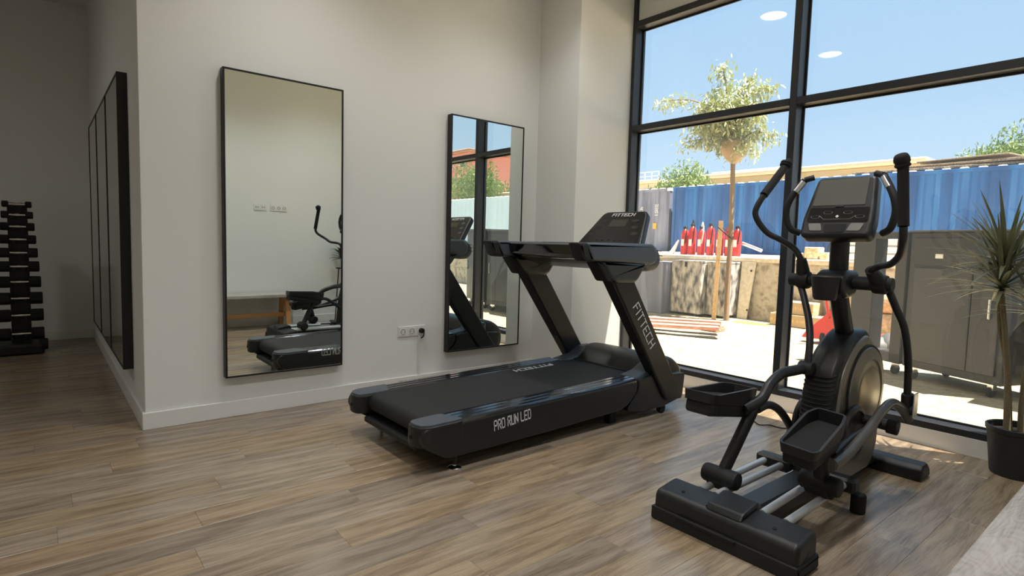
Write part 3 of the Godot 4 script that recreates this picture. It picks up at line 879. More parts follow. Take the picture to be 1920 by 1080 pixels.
	prism(g, round_poly([V2(2.95, 1.005), V2(2.945, 1.085), V2(3.0, 1.115), V2(3.12, 1.115), V2(3.135, 1.06), V2(3.1, 0.99), V2(3.0, 0.975)], 0.03), z0 - 0.072, z0 + 0.072, 0.02, Transform3D(), 3)
	part(t, "hub_cover", g, M.plastic)
	var cup := Transform3D(Basis(), Vector3(2.925, 0.97, z0 - 0.005))
	part(t, "bottle_holder", latheg([V2(0, 0), V2(0.046, 0), V2(0.052, 0.012), V2(0.062, 0.1), V2(0.064, 0.112), V2(0.06, 0.117), V2(0.054, 0.112), V2(0.046, 0.02), V2(0, 0.015)], 32, cup), M.soft_plastic)
	# swinging handles: their shape leaned against the photograph's two views of it
	var hl := [[1512, 522, 3.09], [1503, 490, 3.031], [1490, 467, 3.019], [1464, 450, 2.99], [1436, 434, 2.954], [1416, 400, 2.918], [1432, 366, 2.942], [1480, 302, 3.147]]
	var hr := [[1655, 527, 3.086], [1634, 509, 2.978], [1650, 499, 2.936], [1670, 495, 2.87], [1687, 478, 2.823], [1693, 450, 2.733], [1694, 424, 2.708], [1693, 292, 2.746]]
	for arm in [hl, hr]:
		var p := []
		for q in arm: p.append(PX(q[0], q[1], q[2]))
		var left: bool = arm == hl
		var h := part(t, "swing_handle", tubeg(curve(p.slice(0, 7), 6), 0.0155, 16), M.plastic)
		var grip := [p[6], p[6].lerp(p[7], 0.5), p[6].lerp(p[7], 0.9), p[7]]
		part(h, "grip", tubeg(curve(grip, 5), 0.021, 18), M.grip)
		
		var tg := G.new()
		var hd: Vector3 = (p[7] - p[6]).normalized()
		tube(tg, curve([p[7] - hd * 0.05, p[7] - hd * 0.02 + Vector3(-0.012, 0, 0), p[7] + hd * 0.006 + Vector3(-0.028, -0.002, 0)], 5), [0.021, 0.028, 0.03, 0.026, 0.03, 0.03, 0.03, 0.028, 0.026, 0.022, 0.012], 18)
		part(h, "grip_end", tg, M.grip)
		# moulded socket on the pivot bar
		var sg := G.new()
		var c0 := Vector3(3.062, 1.054, p[0].z)
		drum(sg, c0 - Vector3(0, 0, 0.032), c0 + Vector3(0, 0, 0.032), 0.046, 0.012, 24)
		tube(sg, [c0, p[1].lerp(c0, 0.4), p[1] + (p[1] - c0).normalized() * 0.012], [0.036, 0.031, 0.024], 18)
		part(h, "handle_socket", sg, M.soft_plastic)
	# lower link bars and their brackets
	var lr := [PX(1668, 548, 3.09), PX(1680, 578, 3.14), PX(1696, 618, 3.2), PX(1703, 680, 3.26), PX(1701, 745, 3.3)]
	part(t, "link_bar", tubeg(curve(lr, 6), 0.017, 16), M.plastic)
	var ll := [PX(1502, 538, 3.06), PX(1508, 560, 3.03), PX(1517, 605, 2.98), PX(1518, 650, 2.93), PX(1512, 692, 2.9)]
	part(t, "link_bar", tubeg(curve(ll, 6), 0.017, 16), M.plastic)
	var brk := G.new()
	var bc := PX(1701, 757, 3.305)
	tube(brk, curve([bc + Vector3(-0.005, 0.055, 0), bc + Vector3(0, 0.02, 0), bc + Vector3(0.004, -0.045, 0)], 4), [0.02, 0.032, 0.034, 0.034, 0.034, 0.034, 0.032, 0.026, 0.018], 16, 0.8)
	drum(brk, bc - Vector3(0, 0.028, 0.03), bc - Vector3(0, 0.028, -0.034), 0.026, 0.006, 18)
	part(t, "link_bracket", brk, M.soft_plastic)
	part(t, "bracket_plate", box2(bc + Vector3(-0.03, -0.06, 0.03), bc + Vector3(0.03, 0.06, 0.037), 0.003), M.silver)
	brk = G.new()
	bc = PX(1512, 690, 2.9)
	drum(brk, bc - Vector3(0, 0, 0.035), bc + Vector3(0, 0, 0.035), 0.034, 0.008, 20)
	part(t, "link_bracket", brk, M.soft_plastic)
	# foot beams: curved tubes from the brackets back to the pedals
	var fr := [PX(1704, 787, 3.32), PX(1692, 768, 3.26), PX(1673, 756, 3.16), PX(1655, 769, 3.04), PX(1635, 797, 2.92), PX(1612, 826, 2.78), PX(1590, 850, 2.66), PX(1562, 872, 2.5)]
	part(t, "foot_beam", tubeg(curve(fr, 6), 0.024, 16, 0.85), M.beam)
	var fb := [PX(1512, 690, 2.9), PX(1492, 694, 2.84), PX(1465, 701, 2.74), PX(1443, 722, 2.63), PX(1428, 748, 2.56), PX(1395, 768, 2.45)]
	part(t, "foot_beam", tubeg(curve(fb, 6), 0.026, 16, 0.85), M.plastic)
	var lk := [PX(1420, 768, 2.56), PX(1440, 759, 2.64), PX(1460, 768, 2.72), PX(1478, 793, 2.84), PX(1490, 822, 2.98)]
	part(t, "crank_link", tubeg(curve(lk, 6), 0.019, 14), M.plastic)
	lk = [Vector3(2.62, 0.33, z0 + 0.2), Vector3(2.85, 0.36, z0 + 0.19), Vector3(3.16, 0.37, z0 + 0.19)]
	part(t, "crank_link", tubeg(curve(lk, 5), 0.017, 14), M.plastic)
	# pedals
	pedal(t, Vector3(2.18, 0.575, -1.445), Vector3(2.18, 0.575, -1.285), Vector3(2.58, 0.5, -1.445), Vector3(2.58, 0.5, -1.285))
	pedal(t, Vector3(2.325, 0.405, -1.085), Vector3(2.34, 0.4, -0.925), Vector3(2.655, 0.46, -1.085), Vector3(2.67, 0.452, -0.925))
	# struts and roller housings
	part(t, "strut", tubeg([PX(1413, 764, 2.52), PX(1352, 893, 2.36)], 0.027, 16), M.plastic)
	roller(t, PX(1352, 893, 2.36), 0.085)
	part(t, "strut", tubeg([Vector3(2.56, 0.37, -1.0), Vector3(2.6, 0.21, -1.005)], 0.032, 16), M.plastic)
	roller(t, PX(1538, 905, 2.6), 0.085)
	part(t, "power_cord", tubeg(curve([PY(1400, 784, 0.006), PY(1414, 790, 0.006), PY(1424, 796.5, 0.006), PY(1444, 797, 0.006), PY(1462, 802, 0.006), PY(1490, 804, 0.006)], 5), 0.004, 8), M.rubber)
	# console
	var top := Vector3(3.07, 1.575, z0 + 0.004); var bot := Vector3(2.93, 1.275, z0 + 0.008)
	var uy := (top - bot).normalized(); var ux := Vector3(0, 0, 1); var un := ux.cross(uy)
	var T := Transform3D(Basis(ux, uy, un), bot)
	var hh := (top - bot).length()
	g = G.new()
	prism(g, round_poly([V2(-0.158, 0.0), V2(0.158, 0.0), V2(0.163, 0.1), V2(0.136, hh), V2(-0.136, hh), V2(-0.163, 0.1)], 0.03, 5), -0.075, 0.0, 0.018, T, 3)
	var con := part(t, "console", g, M.plastic)
	g = G.new()
	prism(g, round_poly([V2(-0.128, 0.168), V2(0.11, 0.168), V2(0.104, hh - 0.018), V2(-0.118, hh - 0.018)], 0.008), -0.004, 0.0025, 0.0, T)
	part(con, "screen", g, M.screen)
	g = G.new()
	prism(g, round_poly([V2(-0.138, 0.078), V2(0.138, 0.078), V2(0.134, 0.155), V2(-0.134, 0.155)], 0.01), -0.004, 0.002, 0.0, T)
	part(con, "key_panel", g, M.panel)
	for q in [[-0.1, 0.105], [-0.045, 0.128], [0.045, 0.128], [0.1, 0.105]]:
		var oval := ringg(Vector3.ZERO, Vector3(0, 0, 1), 0.016, 0.0012, 22, 5)
		g = G.new()
		g.add(oval, T * Transform3D(Basis(Vector3(1.25, 0, 0), Vector3(0, 0.5, 0), Vector3(0, 0, 1)), Vector3(q[0], q[1], 0.0025)))
		part(con, "key_outline", g, M.key)
	g = G.new()
	for seg in [[-0.082, 0.112, -0.06, 0.092], [-0.06, 0.092, 0.06, 0.092], [0.06, 0.092, 0.082, 0.112]]:
		tube(g, [T * Vector3(seg[0], seg[1], 0.0025), T * Vector3(seg[2], seg[3], 0.0025)], 0.0011, 5)
	part(con, "panel_line", g, M.key)
	g = G.new(); cbox(g, Vector3(0, 0, 0), Vector3(0.012, 0.012, 0.003), 0.001, T * Transform3D(Basis(Vector3(0, 0, 1), PI / 4), Vector3(0.0, 0.107, 0.002)))
	part(con, "centre_key", g, M.letter)
	for s in [-1.0, 1.0]:
		g = G.new()
		prism(g, round_poly([V2(s * 0.055, 0.03), V2(s * 0.112, 0.03), V2(s * 0.126, 0.07), V2(s * 0.068, 0.07)], 0.008), -0.004, 0.003, 0.001, T)
		part(con, "speaker_grille", g, M.key)
	g = G.new(); prism(g, round_poly([V2(-0.045, 0.022), V2(0.045, 0.022), V2(0.05, 0.066), V2(-0.05, 0.066)], 0.006), -0.004, 0.002, 0.0, T)
	part(con, "fan_vent", g, M.rubber)
	g = G.new(); prism(g, round_poly([V2(-0.02, 0.158), V2(0.02, 0.158), V2(0.016, 0.168), V2(-0.016, 0.168)], 0.003), -0.002, 0.006, 0.0, T)
	part(con, "tablet_rest", g, M.soft_plastic)
	# fixed pulse handles either side of the console
	var fh := [PX(1500, 437, 3.02), PX(1481, 428, 2.99), PX(1474, 403, 2.98), PX(1478, 382, 2.98), PX(1489, 363, 2.99), PX(1509, 338, 3.01)]
	g = tubeg(curve(fh, 6), 0.0165, 14)
	tube(g, [PX(1509, 338, 3.01), PX(1527, 333, 3.03)], 0.0145, 14)
	pair(t, "pulse_handle", g, z0 + 0.004, M.soft_plastic)
	g = tubeg([PX(1492, 360, 2.992), PX(1507, 341, 3.008)], 0.0172, 14)
	pair(t, "pulse_sensor", g, z0 + 0.004, M.silver)

func pedal(t: Node3D, rl: Vector3, rr: Vector3, fl: Vector3, fr: Vector3):
	# a foot tray: rear edge low, walls that rise towards the toes
	var u := (fl - rl).normalized()
	var n := (fr - fl).cross(u).normalized()
	if n.y < 0: n = -n
	var w := u.cross(n).normalized()
	var l := (fl - rl).length(); var wd := (rr - rl).length()
	var c := (rl + rr + fl + fr) / 4.0
	var T := Transform3D(Basis(w, u, n), c - u * l / 2)   # x across, y forward, z up
	if T.basis.determinant() < 0: T.basis.x = -T.basis.x
	var out := round_poly([V2(-wd / 2 + 0.012, 0), V2(wd / 2 - 0.012, 0), V2(wd / 2, 0.03), V2(wd / 2, l * 0.75), V2(wd / 2 - 0.02, l), V2(-wd / 2 + 0.02, l), V2(-wd / 2, l * 0.75), V2(-wd / 2, 0.03)], 0.022, 4)
	var inn := inset(out, 0.011)
	var floor_in := inset(out, 0.016)
	var g := G.new()
	var n_p := out.size()
	var lip := func(y: float) -> float: return 0.012 + 0.042 * smoothstep(0.25, 0.85, y / l)
	for i in n_p:
		var j := (i + 1) % n_p
		var lo := -0.03
		var A := out[i]; var B := out[j]; var C := inn[j]; var D := inn[i]; var E := floor_in[j]; var F := floor_in[i]
		var s := func(p: Vector2, z: float) -> Vector3: return T * Vector3(p.x, p.y, z)
		g.quad(s.call(A * V2(0.9, 1), lo), s.call(B * V2(0.9, 1), lo), s.call(B, lip.call(B.y)), s.call(A, lip.call(A.y)))
		g.quad(s.call(A, lip.call(A.y)), s.call(B, lip.call(B.y)), s.call(C, lip.call(C.y)), s.call(D, lip.call(D.y)))
		g.quad(s.call(D, lip.call(D.y)), s.call(C, lip.call(C.y)), s.call(E, 0.0), s.call(F, 0.0))
	var ids := Geometry2D.triangulate_polygon(floor_in)
	for i in range(0, ids.size(), 3):
		g.tri(T * Vector3(floor_in[ids[i]].x, floor_in[ids[i]].y, 0), T * Vector3(floor_in[ids[i + 1]].x, floor_in[ids[i + 1]].y, 0), T * Vector3(floor_in[ids[i + 2]].x, floor_in[ids[i + 2]].y, 0))
	var p := part(t, "pedal", g, M.plastic, 50.0)
	g = G.new()
	prism(g, inset(out, 0.018), -0.002, 0.004, 0.0, T)
	part(p, "tread_pad", g, M.grip)
	g = G.new()
	prism(g, inset(out, 0.014), -0.085, -0.02, 0.018, T, 3)
	part(p, "pedal_underside", g, M.soft_plastic)

func roller(t: Node3D, c: Vector3, half: float):
	var g := G.new()
	drum(g, c - Vector3(0, 0, half), c + Vector3(0, 0, half), 0.042, 0.014, 26)
	drum(g, c + Vector3(0, -0.02, -half * 0.55), c + Vector3(0.0, -0.02, half * 0.55), 0.04, 0.01, 22)
	var h := part(t, "roller_housing", g, M.soft_plastic)
	for s in [-1.0, 1.0]:
		part(h, "roller", drumg(c + Vector3(0, -0.028, s * half * 0.5 - 0.014), c + Vector3(0, -0.028, s * half * 0.5 + 0.014), 0.03, 0.006, 20), M.rubber)

# ---------------------------------------------------------------- bench
func bench():
	var x0 := 1.28; var x1 := 2.74; var z0 := -0.342; var z1 := 0.055; var y := 0.45
	var t := thing("wooden_bench", "pale wooden bench along the wall opposite the mirrors", "bench", Vector3((x0 + x1) / 2, 0, (z0 + z1) / 2))
	var g := box2(Vector3(x0, y - 0.04, z0), Vector3(x1, y, z1), 0.004)
	part(t, "seat", g.mesh(30.0, func(p: Vector3) -> Vector2: return Vector2((p.x - 1.25) / 1.5, (p.z + 0.36 + (y - p.y)) / 0.5)), M.bench)
	for x in [x0 + 0.12, x1 - 0.2]:
		for s in [-1.0, 1.0]:
			var zc := (z0 + z1) / 2
			g = G.new()
			var zt: float = zc + s * 0.1; var zb: float = zc + s * 0.165
			var o := Vector3(x, 0, 0)
			var a := [Vector3(x - 0.03, y - 0.04, zt - 0.022), Vector3(x + 0.03, y - 0.04, zt - 0.022), Vector3(x + 0.03, y - 0.04, zt + 0.022), Vector3(x - 0.03, y - 0.04, zt + 0.022)]
			var b := [Vector3(x - 0.03, 0, zb - 0.022), Vector3(x + 0.03, 0, zb - 0.022), Vector3(x + 0.03, 0, zb + 0.022), Vector3(x - 0.03, 0, zb + 0.022)]
			var c := Vector3(x, y / 2, (zt + zb) / 2)
			g.out_poly([a[0], a[1], a[2], a[3]], c); g.out_poly([b[0], b[1], b[2], b[3]], c)
			for k in 4: g.out_poly([a[k], a[(k + 1) % 4], b[(k + 1) % 4], b[k]], c)
			part(t, "leg", g, M.bench_leg)
		part(t, "leg_brace", box2(Vector3(x - 0.02, 0.15, (z0 + z1) / 2 - 0.12), Vector3(x + 0.02, 0.2, (z0 + z1) / 2 + 0.12), 0.003), M.bench_leg)
	part(t, "stretcher", box2(Vector3(x0 + 0.12, 0.14, (z0 + z1) / 2 - 0.018), Vector3(x1 - 0.2, 0.195, (z0 + z1) / 2 + 0.018), 0.003), M.bench_leg)

# ---------------------------------------------------------------- dumbbells
func dumbbells():
	var zr := -7.28
	var t := thing("dumbbell_rack", "black dumbbell tower standing by the far wall", "rack", Vector3(-0.15, 0, zr - 0.1))
	var heights := [1.442, 1.341, 1.23, 1.108, 0.98, 0.848, 0.699, 0.54, 0.375, 0.194]
	part(t, "base", box2(Vector3(-0.5, 0.0, zr - 0.36), Vector3(0.02, 0.1, zr + 0.12), 0.02), M.iron)
	part(t, "column", box2(Vector3(-0.225, 0.09, zr - 0.2), Vector3(-0.075, 1.46, zr - 0.07), 0.01), M.iron)
	for y in heights:
		for s in [-1.0, 1.0]:
			part(t, "hook", box2(Vector3(-0.15 + s * 0.035 - 0.012, y - 0.032, zr - 0.08), Vector3(-0.15 + s * 0.035 + 0.012, y - 0.0152, zr + 0.01), 0.003), M.iron)
	part(t, "front_pad", drumg(Vector3(-0.02, 0.09, zr + 0.05), Vector3(0.05, 0.09, zr + 0.05), 0.055, 0.012, 18), M.rubber)
	var nth := ["topmost", "second from the top", "third from the top", "fourth from the top", "fifth from the top", "fifth from the bottom", "fourth from the bottom", "third from the bottom", "second from the bottom", "lowest"]
	for i in 10:
		var f := i / 9.0
		var head := lerpf(0.03, 0.056, minf(1.0, f * 1.25)); var hl := lerpf(0.05, 0.1, minf(1.0, f * 1.25)); var grip := lerpf(0.06, 0.074, f)
		var c := Vector3(-0.15, heights[i], zr)
		var d := thing("dumbbell", "black hex dumbbell with chrome handle, %s on the tower" % nth[i], "dumbbell", c, "dumbbells on the tower")
		part(d, "handle", tubeg(curve([c - Vector3(grip, 0, 0), c - Vector3(grip * 0.45, 0, 0), c, c + Vector3(grip * 0.45, 0, 0), c + Vector3(grip, 0, 0)], 3), [0.011, 0.0115, 0.012, 0.0125, 0.013, 0.0145, 0.015, 0.0145, 0.013, 0.0125, 0.012, 0.0115, 0.011], 14), M.chrome)
		for s in [-1.0, 1.0]:
			var hex := []
			for k in 6: hex.append(V2(head * 1.12 * cos(TAU * (k + 0.5) / 6), head * 1.12 * sin(TAU * (k + 0.5) / 6)))
			var g := G.new()
			var xa: float = c.x + s * grip
			prism(g, round_poly(hex, 0.012, 2), 0.0, hl, 0.01, Transform3D(Basis(Vector3(0, 0, -s), Vector3(0, 1, 0), Vector3(s, 0, 0)), Vector3(xa, c.y, c.z)))
			part(d, "weight_head", g, M.rubber)

# ---------------------------------------------------------------- sockets
func socket_strip(label: String, a: Vector3, w: float, h: float, gangs: int, facing: float, blanks := 0) -> Node3D:
	# a: lower corner at the wall with the smallest x; facing +1 looks towards +z
	var t := thing("wall_socket", label, "socket", a + Vector3(w / 2, 0, 0))
	var d := 0.009 * facing
	var lo := Vector3(a.x, a.y, minf(a.z, a.z + d)); var hi := Vector3(a.x + w, a.y + h, maxf(a.z, a.z + d))
	part(t, "cover_frame", box2(lo, hi, 0.002), M.white_plastic)
	var step := w / gangs
	for k in gangs:
		var c := Vector3(a.x + step * (k + 0.5), a.y + h / 2, a.z + d)
		var s := minf(step, h) * 0.74
		var q := part(t, "socket_insert", box2(c - Vector3(s / 2, s / 2, 0.002), c + Vector3(s / 2, s / 2, 0.0025), 0.001), M.white_plastic)
		if k < blanks:
			for e in [-1.0, 1.0]:
				part(q, "data_port", box2(c + Vector3(e * s * 0.22 - 0.007, -0.007, 0.002 * facing), c + Vector3(e * s * 0.22 + 0.007, 0.007, 0.004 * facing), 0.0), M.socket_hole)
			continue
		part(q, "socket_well", ringg(c + Vector3(0, 0, 0.002 * facing), Vector3(0, 0, facing), s * 0.33, 0.0028, 28, 8), M.socket_hole)
		for e in [-1.0, 1.0]:
			part(q, "pin_hole", drumg(c + Vector3(e * 0.0095, 0, 0.001 * facing), c + Vector3(e * 0.0095, 0, 0.0032 * facing), 0.003, 0.0, 10), M.rubber)
	return t

func sockets():
	var a := PZ(746, 632.5, BACK_Z); var b := PZ(796, 609, BACK_Z)
	socket_strip("white triple socket strip low on the mirror wall", Vector3(a.x, b.y - 0.084, BACK_Z), b.x - a.x, 0.084, 3, 1.0)
	var w := b.x - a.x
	var pc := Vector3(a.x + w * 5.0 / 6.0, b.y - 0.042, BACK_Z + 0.01)
	var p := thing("power_plug", "black power plug in the white triple socket strip", "plug", pc)
	part(p, "plug_body", drumg(pc, pc + Vector3(0, 0, 0.034), 0.02, 0.005, 20), M.rubber)
	part(p, "plug_cord", tubeg(curve([pc + Vector3(0, 0, 0.026), pc + Vector3(0.004, -0.012, 0.045), pc + Vector3(0.002, -0.045, 0.036), pc + Vector3(-0.005, -0.06, 0.014)], 6), 0.0045, 10), M.rubber)
	var x := PZ(785, 660, BACK_Z).x
	var dct := thing("cable_duct", "slim white cable duct from the socket strip to the skirting board", "cable duct", Vector3(x, 0.106, BACK_Z))
	part(dct, "duct_body", box2(Vector3(x - 0.011, 0.106, BACK_Z), Vector3(x + 0.011, b.y - 0.084, BACK_Z + 0.012), 0.002), M.white_plastic)
	part(dct, "duct_lid", box2(Vector3(x - 0.009, 0.11, BACK_Z + 0.012), Vector3(x + 0.009, b.y - 0.09, BACK_Z + 0.0145), 0.001), M.white_plastic)
	socket_strip("white double data outlet on the wall above the bench", Vector3(2.215, 1.546, 0.08), 0.16, 0.086, 2, -1.0, 2)
	socket_strip("white triple socket strip on the wall above the bench", Vector3(2.425, 1.546, 0.08), 0.22, 0.086, 3, -1.0)

# ---------------------------------------------------------------- plants
func blade(g: G, o: Vector3, dir: Vector3, len: float, wide: float, droop: float):
	var p := o
	var d := dir.normalized()
	var seg := 7
	var prev := []
	for k in seg + 1:
		var f := float(k) / seg
		var side := d.cross(Vector3.UP)
		side = (side if side.length() > 0.05 else Vector3.RIGHT).normalized()
		var nrm := side.cross(d).normalized()
		var w := wide * (0.55 + 0.9 * f) * (1.0 - f) * 1.35 + 0.0012
		var row := [p - side * w, p - nrm * w * 0.35, p + side * w]
		if k > 0:
			g.quad(prev[0], prev[1], row[1], row[0]); g.quad(prev[1], prev[2], row[2], row[1])
		prev = row
		p += d * len / seg
		d = (d + Vector3.DOWN * droop / seg).normalized()

func plants():
	# dracaena in a black pot by the window
	var c := Vector3(4.142, 0, -0.605)
	var t := thing("potted_dracaena", "spiky dracaena in a plain black pot by the window", "plant", c)
	var X := Transform3D(Basis(), c)
	part(t, "pot", latheg([V2(0, 0.0), V2(0.105, 0.0), V2(0.112, 0.01), V2(0.138, 0.24), V2(0.145, 0.246), V2(0.146, 0.268), V2(0.14, 0.272), V2(0.133, 0.266), V2(0.13, 0.235), V2(0, 0.235)], 40, X), M.pot)
	part(t, "soil", latheg([V2(0.131, 0.225), V2(0.129, 0.237), V2(0.06, 0.243), V2(0, 0.245)], 30, X), M.soil)
	var stems := [[PX(1888, 806, 4.1), PX(1889, 700, 4.09), PX(1884, 620, 4.09), PX(1878, 545, 4.09)], [PX(1914, 810, 4.15), PX(1918, 740, 4.14), PX(1930, 660, 4.15), PX(1944, 590, 4.16)], [PX(1892, 806, 4.12), PX(1888, 690, 4.12), PX(1874, 600, 4.12), PX(1884, 500, 4.11)]]
	for s in stems:
		s[0].y = 0.235
		part(t, "stem", tubeg(curve(s, 6), [0.017, 0.011], 12), M.stem)
	for h in [[stems[0][3], 54, 0.38], [stems[2][3], 60, 0.4], [stems[1][3], 44, 0.36]]:
		for k in h[1]:
			var f: float = float(k) / h[1]
			var an: float = k * 2.39996
			var el := lerpf(1.35, -0.12, f) + rng.randf_range(-0.12, 0.12)
			var g := G.new()
			blade(g, h[0] + Vector3(0, 0.05 * (1.0 - f), 0), Vector3(cos(an) * cos(el), sin(el), sin(an) * cos(el)), h[2] * rng.randf_range(0.8, 1.1) * (1.0 if h[0].x + cos(an) * 0.3 < 4.38 else 0.42), 0.0125, lerpf(0.3, 0.6, f))
			part(t, "leaf", g, M.dracaena, 70.0)
	# small leafy plant on a stand against the wall, seen in the mirror
	var s := Vector3(3.4, 0, -0.09)
	var st := thing("plant_stand", "slim black plant stand against the wall behind the elliptical", "stand", s)
	part(st, "stand_top", drumg(s + Vector3(0, 0.77, 0), s + Vector3(0, 0.785, 0), 0.12, 0.003), M.iron)
	for k in 3:
		var a := TAU * k / 3.0 + 0.4
		part(st, "leg", tubeg([s + Vector3(cos(a) * 0.13, 0, sin(a) * 0.13), s + Vector3(cos(a) * 0.08, 0.77, sin(a) * 0.08)], 0.008, 10), M.iron)
	var pb := s + Vector3(0, 0.785, 0)
	var pp := thing("potted_plant", "bushy green plant in a small white pot on the stand", "plant", pb)
	part(pp, "pot", latheg([V2(0, 0), V2(0.06, 0), V2(0.075, 0.13), V2(0.07, 0.135), V2(0.064, 0.12), V2(0, 0.12)], 28, Transform3D(Basis(), pb)), M.white_pot)
	for k in 34:
		var an := k * 2.39996
		var el := rng.randf_range(0.1, 1.3)
		var g := G.new()
		blade(g, pb + Vector3(0, 0.115, 0), Vector3(cos(an) * cos(el), sin(el), minf(sin(an) * cos(el), 0.25)), rng.randf_range(0.16, 0.3), 0.03, 1.1)
		part(pp, "leaf", g, M.green, 70.0)

# ---------------------------------------------------------------- ceiling lights
func downlights():
	var spots := [Vector3(2.93, CEIL, -3.06), Vector3(1.3, CEIL, -3.16), Vector3(2.93, CEIL, -1.1), Vector3(1.3, CEIL, -1.1), Vector3(-0.35, CEIL, -1.1), Vector3(-2.0, CEIL, -1.1), Vector3(-1.5, CEIL, -5.6)]  # bench-side row out of view, placed to brighten; tower lamp is added fill
	var which := ["round ceiling downlight above the treadmill", "round ceiling downlight in front of the first mirror", "unseen ceiling downlight above the elliptical trainer, placed to brighten the room", "unseen ceiling downlight in front of the bench, placed to brighten the room", "unseen ceiling downlight before the entrance recess, placed to brighten the room", "unseen ceiling downlight next to the side wall, placed to brighten the room", "added dim fill light near the dumbbell tower that lifts the far wall"]
	for i in 7:
		var c: Vector3 = spots[i]
		var t := thing("downlight", which[i], "ceiling light", c, "ceiling downlights")
		part(t, "trim_ring", latheg([V2(0.15, 0), V2(0.15, -0.012), V2(0.125, -0.016), V2(0.12, -0.004), V2(0.15, 0)], 40, Transform3D(Basis(), c)), M.white_plastic)
		part(t, "lamp_disc", drumg(c + Vector3(0, -0.009, 0), c + Vector3(0, -0.003, 0), 0.121, 0.001, 40), M.lamp)
		var l := SpotLight3D.new()
		l.name = "downlight_glow"
		l.spot_angle = 66.0 if i < 6 else 80.0
		l.spot_angle_attenuation = 1.0
		l.spot_range = 14.0; l.spot_attenuation = 2.0
		l.light_size = 0.11
		l.light_color = Color(0.99, 0.99, 1.0)
		l.light_energy = 1.25 if i < 2 else 1.8 if i < 6 else 0.6
		l.shadow_enabled = true
		l.transform = Transform3D(Basis(Vector3.RIGHT, -PI / 2), c + Vector3(0, -0.02, 0))
		add_child(l)

# ---------------------------------------------------------------- outside
func container(label: String, x0: float, z0: float, z1: float, y0: float, m: Material, trim: Material, pitch := 0.42) -> Node3D:
	var t := thing("shipping_container", label, "container", Vector3(x0 + 1.2, y0, (z0 + z1) / 2))
	var h := 2.6; var depth := 2.44
	# corrugated long side that faces the window
	var g := G.new()
	var pts := []
	var z := z0 + 0.12
	while z < z1 - 0.12 - pitch:
		pts.append_array([V2(z, 0.0), V2(z + pitch * 0.3, 0.0), V2(z + pitch * 0.45, 0.045), V2(z + pitch * 0.85, 0.045)])
		z += pitch
	pts.append(V2(z1 - 0.12, 0.0))
	for i in pts.size() - 1:
		var a: Vector2 = pts[i]; var b: Vector2 = pts[i + 1]
		g.quad(Vector3(x0 + 0.02 + a.y, y0 + 0.14, a.x), Vector3(x0 + 0.02 + b.y, y0 + 0.14, b.x), Vector3(x0 + 0.02 + b.y, y0 + h - 0.1, b.x), Vector3(x0 + 0.02 + a.y, y0 + h - 0.1, a.x))
	part(t, "corrugated_side", g, m, 10.0)
	part(t, "body", box2(Vector3(x0 + 0.08, y0 + 0.02, z0 + 0.03), Vector3(x0 + depth, y0 + h - 0.03, z1 - 0.03), 0.0), m)
	part(t, "top_rail", box2(Vector3(x0, y0 + h - 0.11, z0), Vector3(x0 + 0.09, y0 + h, z1), 0.006), m)
	part(t, "bottom_rail", box2(Vector3(x0, y0, z0), Vector3(x0 + 0.09, y0 + 0.15, z1), 0.006), m)
	for e in [z0, z1 - 0.13]:
		part(t, "corner_post", box2(Vector3(x0 - 0.004, y0, e), Vector3(x0 + 0.16, y0 + h, e + 0.13), 0.008), m)
		part(t, "corner_casting", box2(Vector3(x0 - 0.012, y0 + h - 0.11, e - 0.01), Vector3(x0 + 0.18, y0 + h + 0.01, e + 0.16), 0.01), trim)
	# corrugated roof whose edge shows as bright ripples
	g = G.new()
	z = z0 + 0.2
	while z < z1 - 0.3:
		cbox(g, Vector3(x0 + depth / 2 + 0.04, y0 + h + 0.012, z + 0.12), Vector3(depth - 0.1, 0.05, 0.2), 0.02)
		z += 0.42
	part(t, "roof_ribs", g, M.container_roof)
	return t

func leaf_shape() -> ArrayMesh:
	var g := G.new()
	var a := Vector3(0, 0, 0); var b := Vector3(0.16, 0.02, 0.45); var c := Vector3(0, -0.04, 1); var d := Vector3(-0.16, 0.02, 0.45)
	g.tri(a, b, c); g.tri(a, c, d)
	return g.mesh(70.0)

func scatter(parent: Node3D, called: String, mesh: Mesh, m: Material, places: Array):
	var mm := MultiMesh.new()
	mm.transform_format = MultiMesh.TRANSFORM_3D
	mm.mesh = mesh
	mm.instance_count = places.size()
	for i in places.size(): mm.set_instance_transform(i, places[i])
	var o := MultiMeshInstance3D.new()
	o.name = called; o.multimesh = mm; o.material_override = m
	o.set_meta("kind", "stuff")
	if bases.has(parent): o.position = -bases[parent]
	parent.add_child(o, true)

func far_tree(label: String, c: Vector3, r: Vector3, n: int, size: float, mesh: Mesh):
	var t := thing("leafy_tree", label, "tree", c, "trees far beyond the containers")
	part(t, "trunk", tubeg([c, c + Vector3(0, r.y * 1.2, 0)], [0.3, 0.15], 10), M.bark)
	var pl := []
	for i in n:
		var d := Vector3(rng.randfn(), rng.randfn(), rng.randfn()).normalized()
		var lump := 0.72 + 0.28 * sin(d.x * 7.0 + c.z) * sin(d.y * 6.0 + c.x) + rng.randf() * 0.12
		var p := c + Vector3(0, r.y * 1.35, 0) + d * r * lump * pow(rng.randf(), 0.22)
		var b := Basis.from_euler(Vector3(rng.randf() * TAU, rng.randf() * TAU, rng.randf() * TAU)).scaled(Vector3.ONE * size * rng.randf_range(0.7, 1.3))
		pl.append(Transform3D(b, p))
	scatter(t, "foliage", mesh, M.far_leaf, pl)

